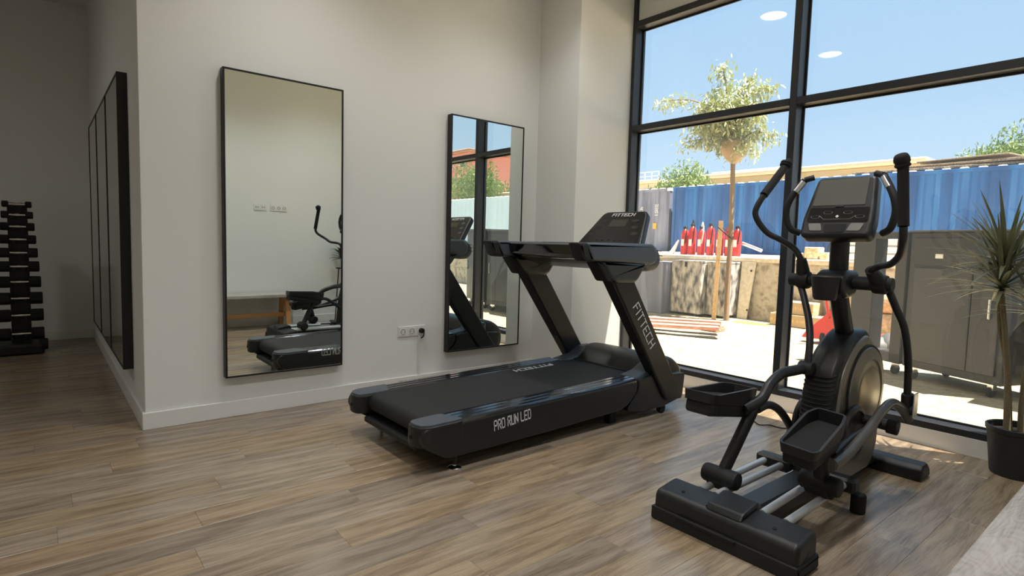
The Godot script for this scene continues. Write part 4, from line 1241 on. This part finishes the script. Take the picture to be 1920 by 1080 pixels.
func cabinet(label: String, a: Vector3, b: Vector3, depth: float, high: float, open := false):
	# a, b: lower corners of its front on the ground
	var u := (b - a); var w := u.length(); u /= w
	var n := Vector3.UP.cross(u).normalized()
	if n.x < 0: n = -n
	var T := Transform3D(Basis(u, Vector3.UP, u.cross(Vector3.UP)), a)
	var s := 1.0 if T.basis.z.dot(n) > 0 else -1.0
	var t := thing("steel_cabinet", label, "cabinet", a + u * w / 2 + n * depth / 2, "steel cabinets on castors outside")
	var y0 := 0.12
	var bx := func(lo: Vector3, hi: Vector3, bev := 0.006) -> G:
		var g := G.new()
		cbox(g, (lo + hi) / 2 * Vector3(1, 1, s), (hi - lo).abs(), bev, T); return g
	if open:
		part(t, "side_panel", bx.call(Vector3(0, y0, 0), Vector3(0.26, high, depth)), M.steel_dark)
		part(t, "side_panel", bx.call(Vector3(w - 0.12, y0, 0), Vector3(w, high, depth)), M.steel_dark)
		part(t, "top_panel", bx.call(Vector3(0, high - 0.07, 0), Vector3(w, high, depth)), M.steel_dark)
		part(t, "bottom_panel", bx.call(Vector3(0, y0, 0), Vector3(w, y0 + 0.1, depth)), M.steel)
	else:
		part(t, "body", bx.call(Vector3(0, y0, 0.02), Vector3(w, high, depth)), M.steel_dark)
		var cut := high - 0.33
		part(t, "door", bx.call(Vector3(0.07, y0 + 0.07, -0.004), Vector3(w * 0.68, cut, 0.03)), M.steel)
		part(t, "door", bx.call(Vector3(w * 0.68 + 0.006, y0 + 0.07, -0.004), Vector3(w - 0.05, cut, 0.03)), M.steel)
		var cp := part(t, "control_panel", bx.call(Vector3(0.05, cut + 0.02, -0.004), Vector3(w - 0.05, high - 0.05, 0.03)), M.steel_dark)
		part(cp, "switch_plate", bx.call(Vector3(w * 0.3, cut + 0.09, -0.01), Vector3(w * 0.3 + 0.07, cut + 0.13, 0.0), 0.002), M.white_plastic)
		part(t, "door_handle", bx.call(Vector3(w * 0.86, cut * 0.62, -0.03), Vector3(w * 0.885, cut * 0.78, 0.0)), M.chrome)
		part(t, "top_plate", bx.call(Vector3(-0.01, high, -0.01), Vector3(w + 0.01, high + 0.02, depth)), M.steel)
	for e in [0.08, w - 0.1]:
		for f in [0.08, depth - 0.08]:
			var c := T * Vector3(e, 0.05, s * f)
			var cs := part(t, "castor", drumg(c - u * 0.016, c + u * 0.016, 0.05, 0.008, 18), M.rubber)
			part(cs, "castor_fork", bx.call(Vector3(e - 0.024, 0.06, f - 0.03), Vector3(e + 0.024, 0.122, f + 0.03)), M.chrome)

func outside():
	struct("floor_pavement", "sunlit sandy pavement outside the window", box2(Vector3(4.5, -0.3, -40), Vector3(9.7, 0.0, 30), 0.0), M.ground, "ground")
	struct("floor_yard", "raised dusty yard behind the concrete wall", box2(Vector3(9.9, -0.3, -90), Vector3(140, 1.04, 140), 0.0), M.yard, "ground")
	var cw := struct("wall_concrete", "rough concrete retaining wall with a pale ledge outside", box2(Vector3(9.6, -0.05, -40), Vector3(9.95, 0.99, 30), 0.0), M.concrete)
	var cap := MeshInstance3D.new()
	cap.name = "coping"; cap.mesh = box2(Vector3(9.56, 0.99, -40), Vector3(10.1, 1.075, 30), 0.015).mesh(); cap.material_override = M.cap
	cw.add_child(cap)
	struct("wall_facade", "unseen outer face of the building above the shop window, jutting out to shade the upper panes", box2(Vector3(WINDOW_X + 0.02, CEIL + 0.25, -9.0), Vector3(4.7, 7.5, 6.0), 0.0), M.render_wall)  # out of view; juts out to keep sun off the upper panes
	struct("wall_facade_side", "outer face of the building beside the shop window", box2(Vector3(WINDOW_X + 0.145, -0.1, -9.0), Vector3(4.46, 7.5, -3.6), 0.0), M.render_wall)
	# containers
	var gy := container("grey shipping container with white stencilled numbers", 20.2, -26.6, -14.42, 1.05, M.container_grey, M.container_roof)
	part(gy, "stencilled_number", lettering("22G1", Vector3(20.19, 3.0, -15.12), Vector3(0, -1, 0), Vector3(0, 0, 1), 0.14, 1.0, 0.2), M.letter)
	part(gy, "stencilled_number", lettering("47204120", Vector3(20.19, 2.9, -15.9), Vector3(0, -1, 0), Vector3(0, 0, 1), 0.13, 1.1, 0.2), M.letter)
	part(gy, "warning_plate", box2(Vector3(20.18, 1.98, -15.2), Vector3(20.2, 2.22, -15.02), 0.0), mat(rgb8(220, 160, 60), 0.6))
	container("bright blue shipping container behind the concrete wall", 20.1, -14.2, -1.6, 1.05, M.blue, M.blue)
	container("pale blue shipping container farther along, seen in the mirror", 19.0, 8.0, 24.0, 1.05, M.pale_blue, M.pale_blue)
	# scrap on the blue container's roof: boards laid across each other, each resting on the one below
	var scrap := [["long grey scrap board at the bottom of the pile on the blue container", 20.5, 3.74, -7.6, -3.2, 0.35, 0.07, 0.0], ["second grey scrap board lying askew on the container pile", 21.2, 3.75, -7.4, -4.2, 0.3, 0.09, 0.06], ["bent dark board across the middle of the container pile", 20.6, 3.84, -6.2, -2.6, 0.5, 0.06, -0.05], ["pale plank jutting over the edge of the container pile", 21.3, 3.86, -5.9, -2.4, 0.3, 0.05, -0.08], ["topmost weathered sheet on the container pile", 20.9, 4.0, -5.9, -3.6, 0.8, 0.04, -0.1]]
	for q in scrap:
		var t := thing("scrap_board", q[0], "scrap", Vector3(q[1], q[2] - q[6] / 2, (q[3] + q[4]) / 2), "scrap on the blue container")
		var g := G.new()
		cbox(g, Vector3.ZERO, Vector3(q[5], q[6], q[4] - q[3]), 0.01, Transform3D(Basis(Vector3.UP, q[7] * 2.0), Vector3(q[1], q[2], (q[3] + q[4]) / 2)))
		part(t, "board", g, M.scrap)
	# street tree with its stake
	street_tree()
	# fire extinguishers lined up on the wall
	var row := [[1283, 412, 1, "red fire extinguisher with a white horn at the end of the row"], [1297, 416, 0, "red fire extinguisher with a white hose loop"], [1314, 412, 0, "red fire extinguisher standing second in the row, black valve"], [1331, 414, 0, "red fire extinguisher in the middle of the row"], [1349, 412, 0, "red fire extinguisher just behind the wooden stake"], [1366, 413, 0, "red fire extinguisher just behind the tree trunk"], [1381, 410, 0, "red fire extinguisher by the loose pipe"]]
	for i in row.size():
		var q = row[i]
		var p := PX(q[0], 470, 9.85); p.y = 1.075
		var x := Transform3D(Basis(), p)
		var t := thing("fire_extinguisher", q[3], "fire extinguisher", p, "fire extinguishers on the wall")
		var h := 0.5 if i % 2 == 0 else 0.55
		part(t, "cylinder", latheg([V2(0, 0), V2(0.068, 0), V2(0.074, 0.02), V2(0.074, h - 0.09), V2(0.055, h - 0.03), V2(0.025, h), V2(0, h)], 22, x), M.red)
		part(t, "label_plate", box2(p + Vector3(-0.0775, 0.17, -0.03), p + Vector3(-0.07, 0.3, 0.03), 0.001), M.white_label)
		part(t, "valve", box2(p + Vector3(-0.05, h, -0.018), p + Vector3(0.06, h + 0.05, 0.018), 0.006), M.rubber)
		var hose := [p + Vector3(-0.02, h + 0.02, 0.0), p + Vector3(-0.06, h + (0.12 if i == 1 or i == 2 else 0.05), 0.05), p + Vector3(-0.085, h - 0.03, 0.09), p + Vector3(-0.085, 0.22, 0.06)]
		part(t, "hose", tubeg(curve(hose, 6), 0.011, 8), M.white_label if i == 2 else M.rubber)
		if q[2]:
			part(t, "horn", tubeg([p + Vector3(-0.06, 0.28, -0.1), p + Vector3(-0.1, 0.02, -0.22)], [0.016, 0.05], 14), M.white_label)
	# loose pipe resting behind the extinguishers
	var pa := PX(1392, 456, 9.9); var pb := PX(1428, 470, 9.9)
	var lp := thing("metal_pipe", "loose metal pipe lying on the concrete wall", "pipe", (pa + pb) / 2)
	part(lp, "pipe", tubeg([pa, pb], 0.03, 12), M.silver)
	# low mottled steel boxes in front of the wall
	steel_box("grey blue steel box beside two mottled boxes", Vector3(8.72, 0, -6.92), Vector3(9.3, 0.93, -6.3), M.container_grey)
	steel_box("mottled steel box with painted reflections and a dark streak", Vector3(8.95, 0.04, -6.28), Vector3(9.5, 0.97, -5.66), M.mottled_reflections)
	steel_box("mottled steel box next to the leaning panel", Vector3(9.1, 0.04, -5.64), Vector3(9.55, 0.97, -5.28), M.mottled_reflections)
	var lpn := thing("leaning_panel", "narrow pale metal panel leaning on the concrete wall", "panel", Vector3(9.5, 0, -5.12))
	var g := G.new()
	prism(g, [V2(-5.24, 0.0), V2(-5.06, 0.0), V2(-4.99, 1.0), V2(-5.25, 1.0)], -0.012, 0.012, 0.003, Transform3D(Basis(Vector3(0, 0, 1), Vector3(0.1, 1, 0).normalized(), Vector3(-1, 0, 0)), Vector3(9.47, 0.0, 0)))
	part(lpn, "panel_sheet", g, M.cap)
	for y in [0.16, 0.84]:
		part(lpn, "bolt", drumg(Vector3(9.455 + y * 0.1, y, -5.06), Vector3(9.445 + y * 0.1, y, -5.06), 0.018, 0.003, 12), M.iron)
	# painted boards on a block
	var pls := ["weathered reddish board on top of the stack by the tree", "weathered reddish board in the middle of the stack by the tree", "weathered reddish board at the near edge of the stack by the tree"]
	for k in 3:
		var a := PY(1206, 596 + k * 6, 0.12); var b := PY(1352 - k * 2, 605 + k * 5.5, 0.12)
		var t := thing("timber_board", pls[k], "board", (a + b) / 2, "weathered boards on the pavement")
		var d := (b - a).normalized()
		g = G.new()
		cbox(g, Vector3.ZERO, Vector3((b - a).length(), 0.05, 0.13), 0.006, Transform3D(Basis(d, Vector3.UP, d.cross(Vector3.UP)), (a + b) / 2))
		part(t, "board", g, M.plank_red)
	for q in [[1325, 622, "rough timber block under the reddish boards"], [1216, 607, "rough timber block under the far end of the boards"]]:
		var p := PY(q[0], q[1], 0.0)
		var t := thing("timber_block", q[2], "block", p)
		part(t, "block", box2(p + Vector3(0.05, 0, -0.12), p + Vector3(0.3, 0.095, 0.12), 0.01), M.plank_red)
	for k in 2:
		var a := PY(1208, 616 + k * 6, 0.012); var b := PY(1345, 628 + k * 7, 0.012)
		var t := thing("steel_rod", ["thin dark steel rod lying next to the boards", "thin dark steel rod lying clear of the boards"][k], "rod", (a + b) / 2)
		part(t, "rod", tubeg([a, b], 0.012, 8), M.iron)
	# steel cabinets near the glass
	cabinet("open empty steel cabinet frame one can look through", Vector3(6.74, 0, -2.44), Vector3(6.5, 0, -1.88), 0.16, 1.42, true)
	cabinet("tall dark steel cabinet next to the open frame", Vector3(6.47, 0, -1.86), Vector3(6.14, 0, -1.05), 0.6, 1.41)
	cabinet("tall dark steel cabinet behind the dracaena", Vector3(6.12, 0, -0.74), Vector3(6.1, 0, 0.1), 0.6, 1.41)
	cabinet("tall dark steel cabinet at the end of the row, seen in the mirror", Vector3(6.2, 0, 0.32), Vector3(6.4, 0, 1.15), 0.6, 1.43)
	# pipes, cartons, blocks and a pallet truck
	for k in 2:
		var t := thing("concrete_pipe", ["thick beige concrete pipe at the foot of the wall", "thick beige concrete pipe stacked on another"][k], "pipe", Vector3(9.3, 0, -3.0))
		var y := 0.17 + k * 0.341
		part(t, "pipe", latheg([V2(0.09, 0), V2(0.17, 0), V2(0.17, 1.9), V2(0.09, 1.9), V2(0.09, 0)], 26, Transform3D(Basis(Vector3(1, 0, 0), Vector3(0, 0, 1), Vector3(0, -1, 0)), Vector3(9.38 + k * 0.03, y, -3.5))), M.stone)
	for q in [[Vector3(9.16, 0, -4.5), Vector3(9.55, 0.2, -3.6), "flat tan carton lying at the foot of the wall"], [Vector3(9.2, 0.2, -4.4), Vector3(9.55, 0.4, -3.85), "tan carton on top of the flat carton"]]:
		var t := thing("carton", q[2], "carton", Vector3((q[0].x + q[1].x) / 2, q[0].y, (q[0].z + q[1].z) / 2))
		part(t, "box", box2(q[0], q[1], 0.01), M.cardboard)
		part(t, "tape", box2(Vector3(q[0].x - 0.002, (q[0].y + q[1].y) / 2 - 0.02, q[0].z), Vector3(q[0].x + 0.01, (q[0].y + q[1].y) / 2 + 0.02, q[1].z), 0.0), M.stake)
	for q in [[1476, 472, 0.14, 0.1, "small pale stone block at the end of the wall ledge group"], [1526, 472, 0.22, 0.2, "pale stone block with a carton look on the wall ledge"], [1549, 474, 0.13, 0.12, "small pale stone block beside a larger one"], [1500, 474, 0.2, 0.1, "flat pale stone block on the wall ledge"]]:
		var p := PX(q[0], q[1], 9.85)
		var t := thing("stone_block", q[4], "block", Vector3(9.85, 1.075, p.z), "loose blocks on the wall ledge")
		part(t, "block", box2(Vector3(9.75, 1.075, p.z - q[2] / 2), Vector3(9.98, 1.075 + q[3], p.z + q[2] / 2), 0.01), M.stone)
	for k in 3:
		var t := thing("plastic_pipe", ["light grey pipe lowest of three on the wall", "light grey pipe in the middle of three on the wall", "light grey pipe on top of three on the wall"][k], "pipe", Vector3(10.0, 1.075, -3.1), "light grey pipes on the wall")
		part(t, "pipe", latheg([V2(0.045, 0), V2(0.06, 0), V2(0.06, 1.3), V2(0.045, 1.3), V2(0.045, 0)], 20, Transform3D(Basis(Vector3(1, 0, 0), Vector3(0, 0, 1), Vector3(0, -1, 0)), Vector3(9.86 + k * 0.03, 1.135 + k * 0.118, -3.75))), M.white_plastic)
	var hp := thing("hose_loop", "grey hose loop standing on the wall ledge", "hose", Vector3(9.85, 1.075, -3.9))
	part(hp, "hose", ringg(Vector3(10.03, 1.25, PX(1567, 474, 9.95).z), Vector3(1, 0, 0.05), 0.16, 0.012, 30, 8), M.iron)
	pallet_truck()
	var sk := thing("dark_sack", "crumpled dark sack on the ground by the open cabinet", "sack", Vector3(7.75, 0, -2.2))
	g = G.new()
	for k in 5:
		lathe(g, [V2(0, 0), V2(0.16, 0.0), V2(0.2, 0.08), V2(0.17, 0.2), V2(0.08, 0.28), V2(0, 0.3)], 14, Transform3D(Basis(Vector3.UP, k * 1.1).scaled(Vector3(1.0 + 0.15 * (k % 2), 0.8 + 0.12 * k, 1)), Vector3(7.6 + 0.12 * (k % 3), 0, -2.45 + 0.13 * k)))
	part(sk, "sack_body", g, M.sack, 60.0)
	# far background
	var lf := leaf_shape()
	var c := 1.04
	for q in [[1222, 60, 2.0, "bushy green tree just above the grey container"], [1262, 46, 2.7, "tall rounded green tree above the grey container"], [1292, 45, 2.9, "pointed green tree at the gap between the containers"], [1318, 48, 2.3, "small green tree left of the tan roof"]]:
		var d := ray(q[0], 345); d /= Vector2(d.x, d.z).length()
		far_tree(q[3], Vector3(d.x * q[1], c, d.z * q[1]), Vector3(2.0, q[2], 2.0), 4500, 0.3, lf)
	for q in [[1835, 50, 2.7, 2.6, "low leafy tree beside the scrap on the container"], [1868, 52, 3.6, 3.4, "broad leafy tree above the blue container"], [1912, 50, 3.8, 3.0, "tall leafy tree at the end of the blue container"], [1960, 50, 3.6, 3.4, "leafy tree behind the end of the blue container"]]:
		var d := ray(q[0], 345); d /= Vector2(d.x, d.z).length()
		far_tree(q[4], Vector3(d.x * q[1], c, d.z * q[1]), Vector3(q[3], q[2], q[3]), 7000, 0.32, lf)
	for q in [[28, 31, 3.0, "leafy tree in the mirror, in front of the pink house"], [34, 38, 3.2, "leafy tree in the mirror, beside the pink house"], [38, 36, 3.4, "leafy tree in the mirror, behind the pale shed"]]:
		far_tree(q[3], Vector3(q[0], c, q[1]), Vector3(2.6, q[2], 2.6), 5000, 0.32, lf)
	building("long low tan building with a flat roof beyond the containers", "house", Vector3(46, c, -29.5), Vector3(54, 7.35, -13), M.roof_tan, M.render_wall, 8, 2)
	building("pale beige house block behind the long tan roof", "house", Vector3(55, c, -33.5), Vector3(62, 8.8, -26), M.render_wall, M.cap, 4, 3)
	building("pale house with a roof terrace and railing", "house", Vector3(50, c, -47), Vector3(60, 7.9, -37.2), M.render_wall, M.cap, 4, 3, true)
	building("pink apartment house, seen in the mirror", "apartment house", Vector3(42, c, 52), Vector3(56, 12.5, 66), M.pink, M.roof_brown, 5, 4)
	building("pale shed with a low roof, seen in the mirror", "shed", Vector3(30, c, 20), Vector3(38, 5.0, 34), M.cap, M.roof_tan, 3, 1)
	# kerb ring and moss round the tree pit
	var tp := thing("tree_pit", "mossy patch of soil in the pavement beside the trunk", "tree pit", Vector3(8.98, 0, -4.72))
	part(tp, "pit_soil", latheg([V2(0.0, 0.012), V2(0.12, 0.01), V2(0.15, 0.0)], 24, Transform3D(Basis(Vector3(1, 0, 0), Vector3(0, 1, 0), Vector3(0, 0, 2.2)), Vector3(8.98, 0, -4.72))), M.moss)

func steel_box(label: String, a: Vector3, b: Vector3, m: Material):
	var t := thing("steel_box", label, "steel box", Vector3((a.x + b.x) / 2, a.y, (a.z + b.z) / 2), "low steel boxes by the wall")
	part(t, "body", box2(a, b, 0.012), m)
	part(t, "lid", box2(Vector3(a.x - 0.012, b.y - 0.02, a.z - 0.005), Vector3(b.x, b.y + 0.012, b.z + 0.005), 0.005), m)
	part(t, "latch", box2(Vector3(a.x - 0.02, b.y - 0.1, (a.z + b.z) / 2 - 0.02), Vector3(a.x, b.y - 0.01, (a.z + b.z) / 2 + 0.02), 0.003), M.iron)
	for z in [a.z + 0.08, b.z - 0.08]:
		if a.y > 0: part(t, "foot", box2(Vector3(a.x + 0.04, 0, z - 0.03), Vector3(b.x - 0.04, a.y + 0.01, z + 0.03), 0.004), M.iron)

func building(label: String, category: String, a: Vector3, b: Vector3, wall: Material, roof: Material, cols: int, rows: int, railing := false):
	var t := thing("building", label, category, Vector3((a.x + b.x) / 2, a.y, (a.z + b.z) / 2))
	part(t, "walls", box2(a, b, 0.05), wall)
	part(t, "roof", box2(Vector3(a.x - 0.5, b.y, a.z - 0.5), Vector3(b.x + 0.5, b.y + 0.35, b.z + 0.5), 0.08), roof)
	var h := (b.y - a.y) / rows
	for r in rows:
		for k in cols:
			var z := lerpf(a.z, b.z, (k + 0.5) / cols); var y := a.y + h * (r + 0.35)
			var w := part(t, "window", box2(Vector3(a.x - 0.06, y, z - 0.6), Vector3(a.x + 0.05, y + h * 0.45, z + 0.6), 0.02), M.cap)
			part(w, "pane", box2(Vector3(a.x - 0.08, y + 0.08, z - 0.5), Vector3(a.x - 0.03, y + h * 0.45 - 0.08, z + 0.5), 0.0), M.dark_window)
	if railing:
		for k in 12:
			var z := lerpf(a.z, b.z, k / 11.0)
			part(t, "railing_post", box2(Vector3(a.x - 0.03, b.y + 0.35, z - 0.04), Vector3(a.x + 0.04, b.y + 1.2, z + 0.04), 0.0), M.container_roof)
		for y in [0.75, 1.2]:
			part(t, "railing_bar", box2(Vector3(a.x - 0.03, b.y + y - 0.03, a.z), Vector3(a.x + 0.03, b.y + y + 0.03, b.z), 0.0), M.container_roof)

func pallet_truck():
	var t := thing("pallet_truck", "red pallet truck parked by the concrete wall", "pallet truck", Vector3(8.6, 0, -3.1))
	var a := PY(1548, 642, 0.0); a.y = 0.0
	# two forks that point away to the right
	for k in 2:
		var o := Vector3(7.95, 0.08, -3.2 + k * 0.4)
		var g := G.new()
		prism(g, round_poly([V2(0, -0.08), V2(1.1, -0.08), V2(1.18, -0.04), V2(1.18, 0.04), V2(1.1, 0.08), V2(0, 0.08)], 0.03), 0.0, 0.06, 0.008, Transform3D(Basis(Vector3(1, 0, 0.25).normalized(), Vector3(-0.25, 0, 1).normalized(), Vector3(0, -1, 0)), o + Vector3(0, 0.06, 0)))
		part(t, "fork", g, M.red_paint)
		part(t, "fork_roller", drumg(o + Vector3(0.95, -0.04, 0.22), o + Vector3(0.95, -0.04, 0.3), 0.04, 0.005, 14), M.rubber)
	var g := G.new()
	prism(g, [V2(-3.42, 0.06), V2(-2.78, 0.06), V2(-2.8, 0.16), V2(-2.98, 0.2), V2(-2.98, 0.46), V2(-3.06, 0.46), V2(-3.36, 0.16)], -0.06, 0.06, 0.01, Transform3D(Basis(Vector3(0, 0, 1), Vector3(0, 1, 0), Vector3(-1, 0, 0)), Vector3(7.92, 0, 0)))
	part(t, "pump_body", g, M.red_paint)
	for z in [-3.15, -3.03]:
		part(t, "steering_wheel", drumg(Vector3(7.9, 0.08, z - 0.025), Vector3(7.9, 0.08, z + 0.025), 0.08, 0.006, 20), M.rubber)
	part(t, "tiller", tubeg([Vector3(7.86, 0.35, -3.09), Vector3(7.75, 0.75, -3.12)], 0.018, 10), M.red_paint)

func street_tree():
	var base := Vector3(8.95, 0, -5.14)
	var t := thing("street_tree", "young street tree with thin pale trunk and silvery leaves", "tree", base)
	var tp := [base, PX(1364, 540, 8.95), PX(1370, 440, 8.93), PX(1374, 320, 8.92), PX(1372, 260, 8.9), PX(1364, 200, 8.88)]
	part(t, "trunk", tubeg(curve(tp, 6), [0.048, 0.03], 12), M.bark)
	var tips := [[1352, 122, 8.8], [1240, 190, 8.7], [1448, 163, 9.0], [1452, 255, 9.1], [1282, 268, 8.7], [1322, 200, 8.5], [1412, 140, 9.1], [1400, 200, 9.2], [1330, 240, 9.3], [1410, 285, 8.6], [1300, 235, 8.9], [1420, 220, 8.6], [1345, 215, 8.3], [1385, 235, 9.4]]
	var pl := []
	for q in tips:
		var tip := PX(q[0], q[1], q[2])
		var from: Vector3 = tp[4].lerp(tp[5], rng.randf()) if q[1] < 230 else tp[3].lerp(tp[4], rng.randf_range(0.2, 0.9))
		var mid := from.lerp(tip, 0.5) + Vector3(0, 0.15, 0)
		var path := curve([from, mid, tip], 6)
		part(t, "branch", tubeg(path, [0.018, 0.005], 8), M.bark)
		var n := 260
		for i in n:
			var f := pow(rng.randf(), 0.75)
			var k := mini(int(f * 12), 11)
			if q[0] == 1240 and f < 0.55: continue
			if q[0] == 1352 and f < 0.4: continue
			var p: Vector3 = path[k].lerp(path[k + 1], rng.randf()) + Vector3(rng.randfn(), rng.randfn() * 0.7 - 0.3, rng.randfn()) * 0.085
			var b := Basis.from_euler(Vector3(rng.randf_range(0.1, 1.3), rng.randf() * TAU, rng.randf_range(-0.6, 0.6))).scaled(Vector3.ONE * rng.randf_range(0.07, 0.13))
			pl.append(Transform3D(b, p))
	for i in 2600:
		var d := Vector3(rng.randfn(), rng.randfn(), rng.randfn()).normalized() * pow(rng.randf(), 0.4)
		var p := PX(1365, 222, 8.9) + d * Vector3(0.62, 0.55, 0.62)
		var b := Basis.from_euler(Vector3(rng.randf_range(0.1, 1.3), rng.randf() * TAU, rng.randf_range(-0.6, 0.6))).scaled(Vector3.ONE * rng.randf_range(0.07, 0.13))
		pl.append(Transform3D(b, p))
	scatter(t, "foliage", leaf_shape(), M.leaf, pl)
	# bundled sacking where the crown begins
	var bc := PX(1376, 308, 8.92)
	part(t, "sacking", latheg([V2(0.03, 0.0), V2(0.11, 0.06), V2(0.19, 0.16), V2(0.23, 0.28), V2(0.21, 0.36), V2(0.14, 0.4)], 18, Transform3D(Basis(), bc)), M.burlap)
	var s := thing("tree_stake", "square wooden stake tied to the young tree", "stake", Vector3(8.9, 0, -5.36))
	var a := PX(1338, 600, 8.9); a.y = 0.0
	var b := PX(1352, 414, 8.95)
	var g := tubeg([a, b], 0.048, 4, 1.0, Vector3(1, 0, 0.3))
	part(s, "stake_post", g, M.stake, 20.0)
	part(s, "tie", tubeg(curve([PX(1346, 426, 8.87), PX(1362, 440, 8.86), PX(1374, 448, 8.87), PX(1372, 440, 8.98), PX(1352, 424, 9.0)], 5), 0.009, 8), M.rubber)
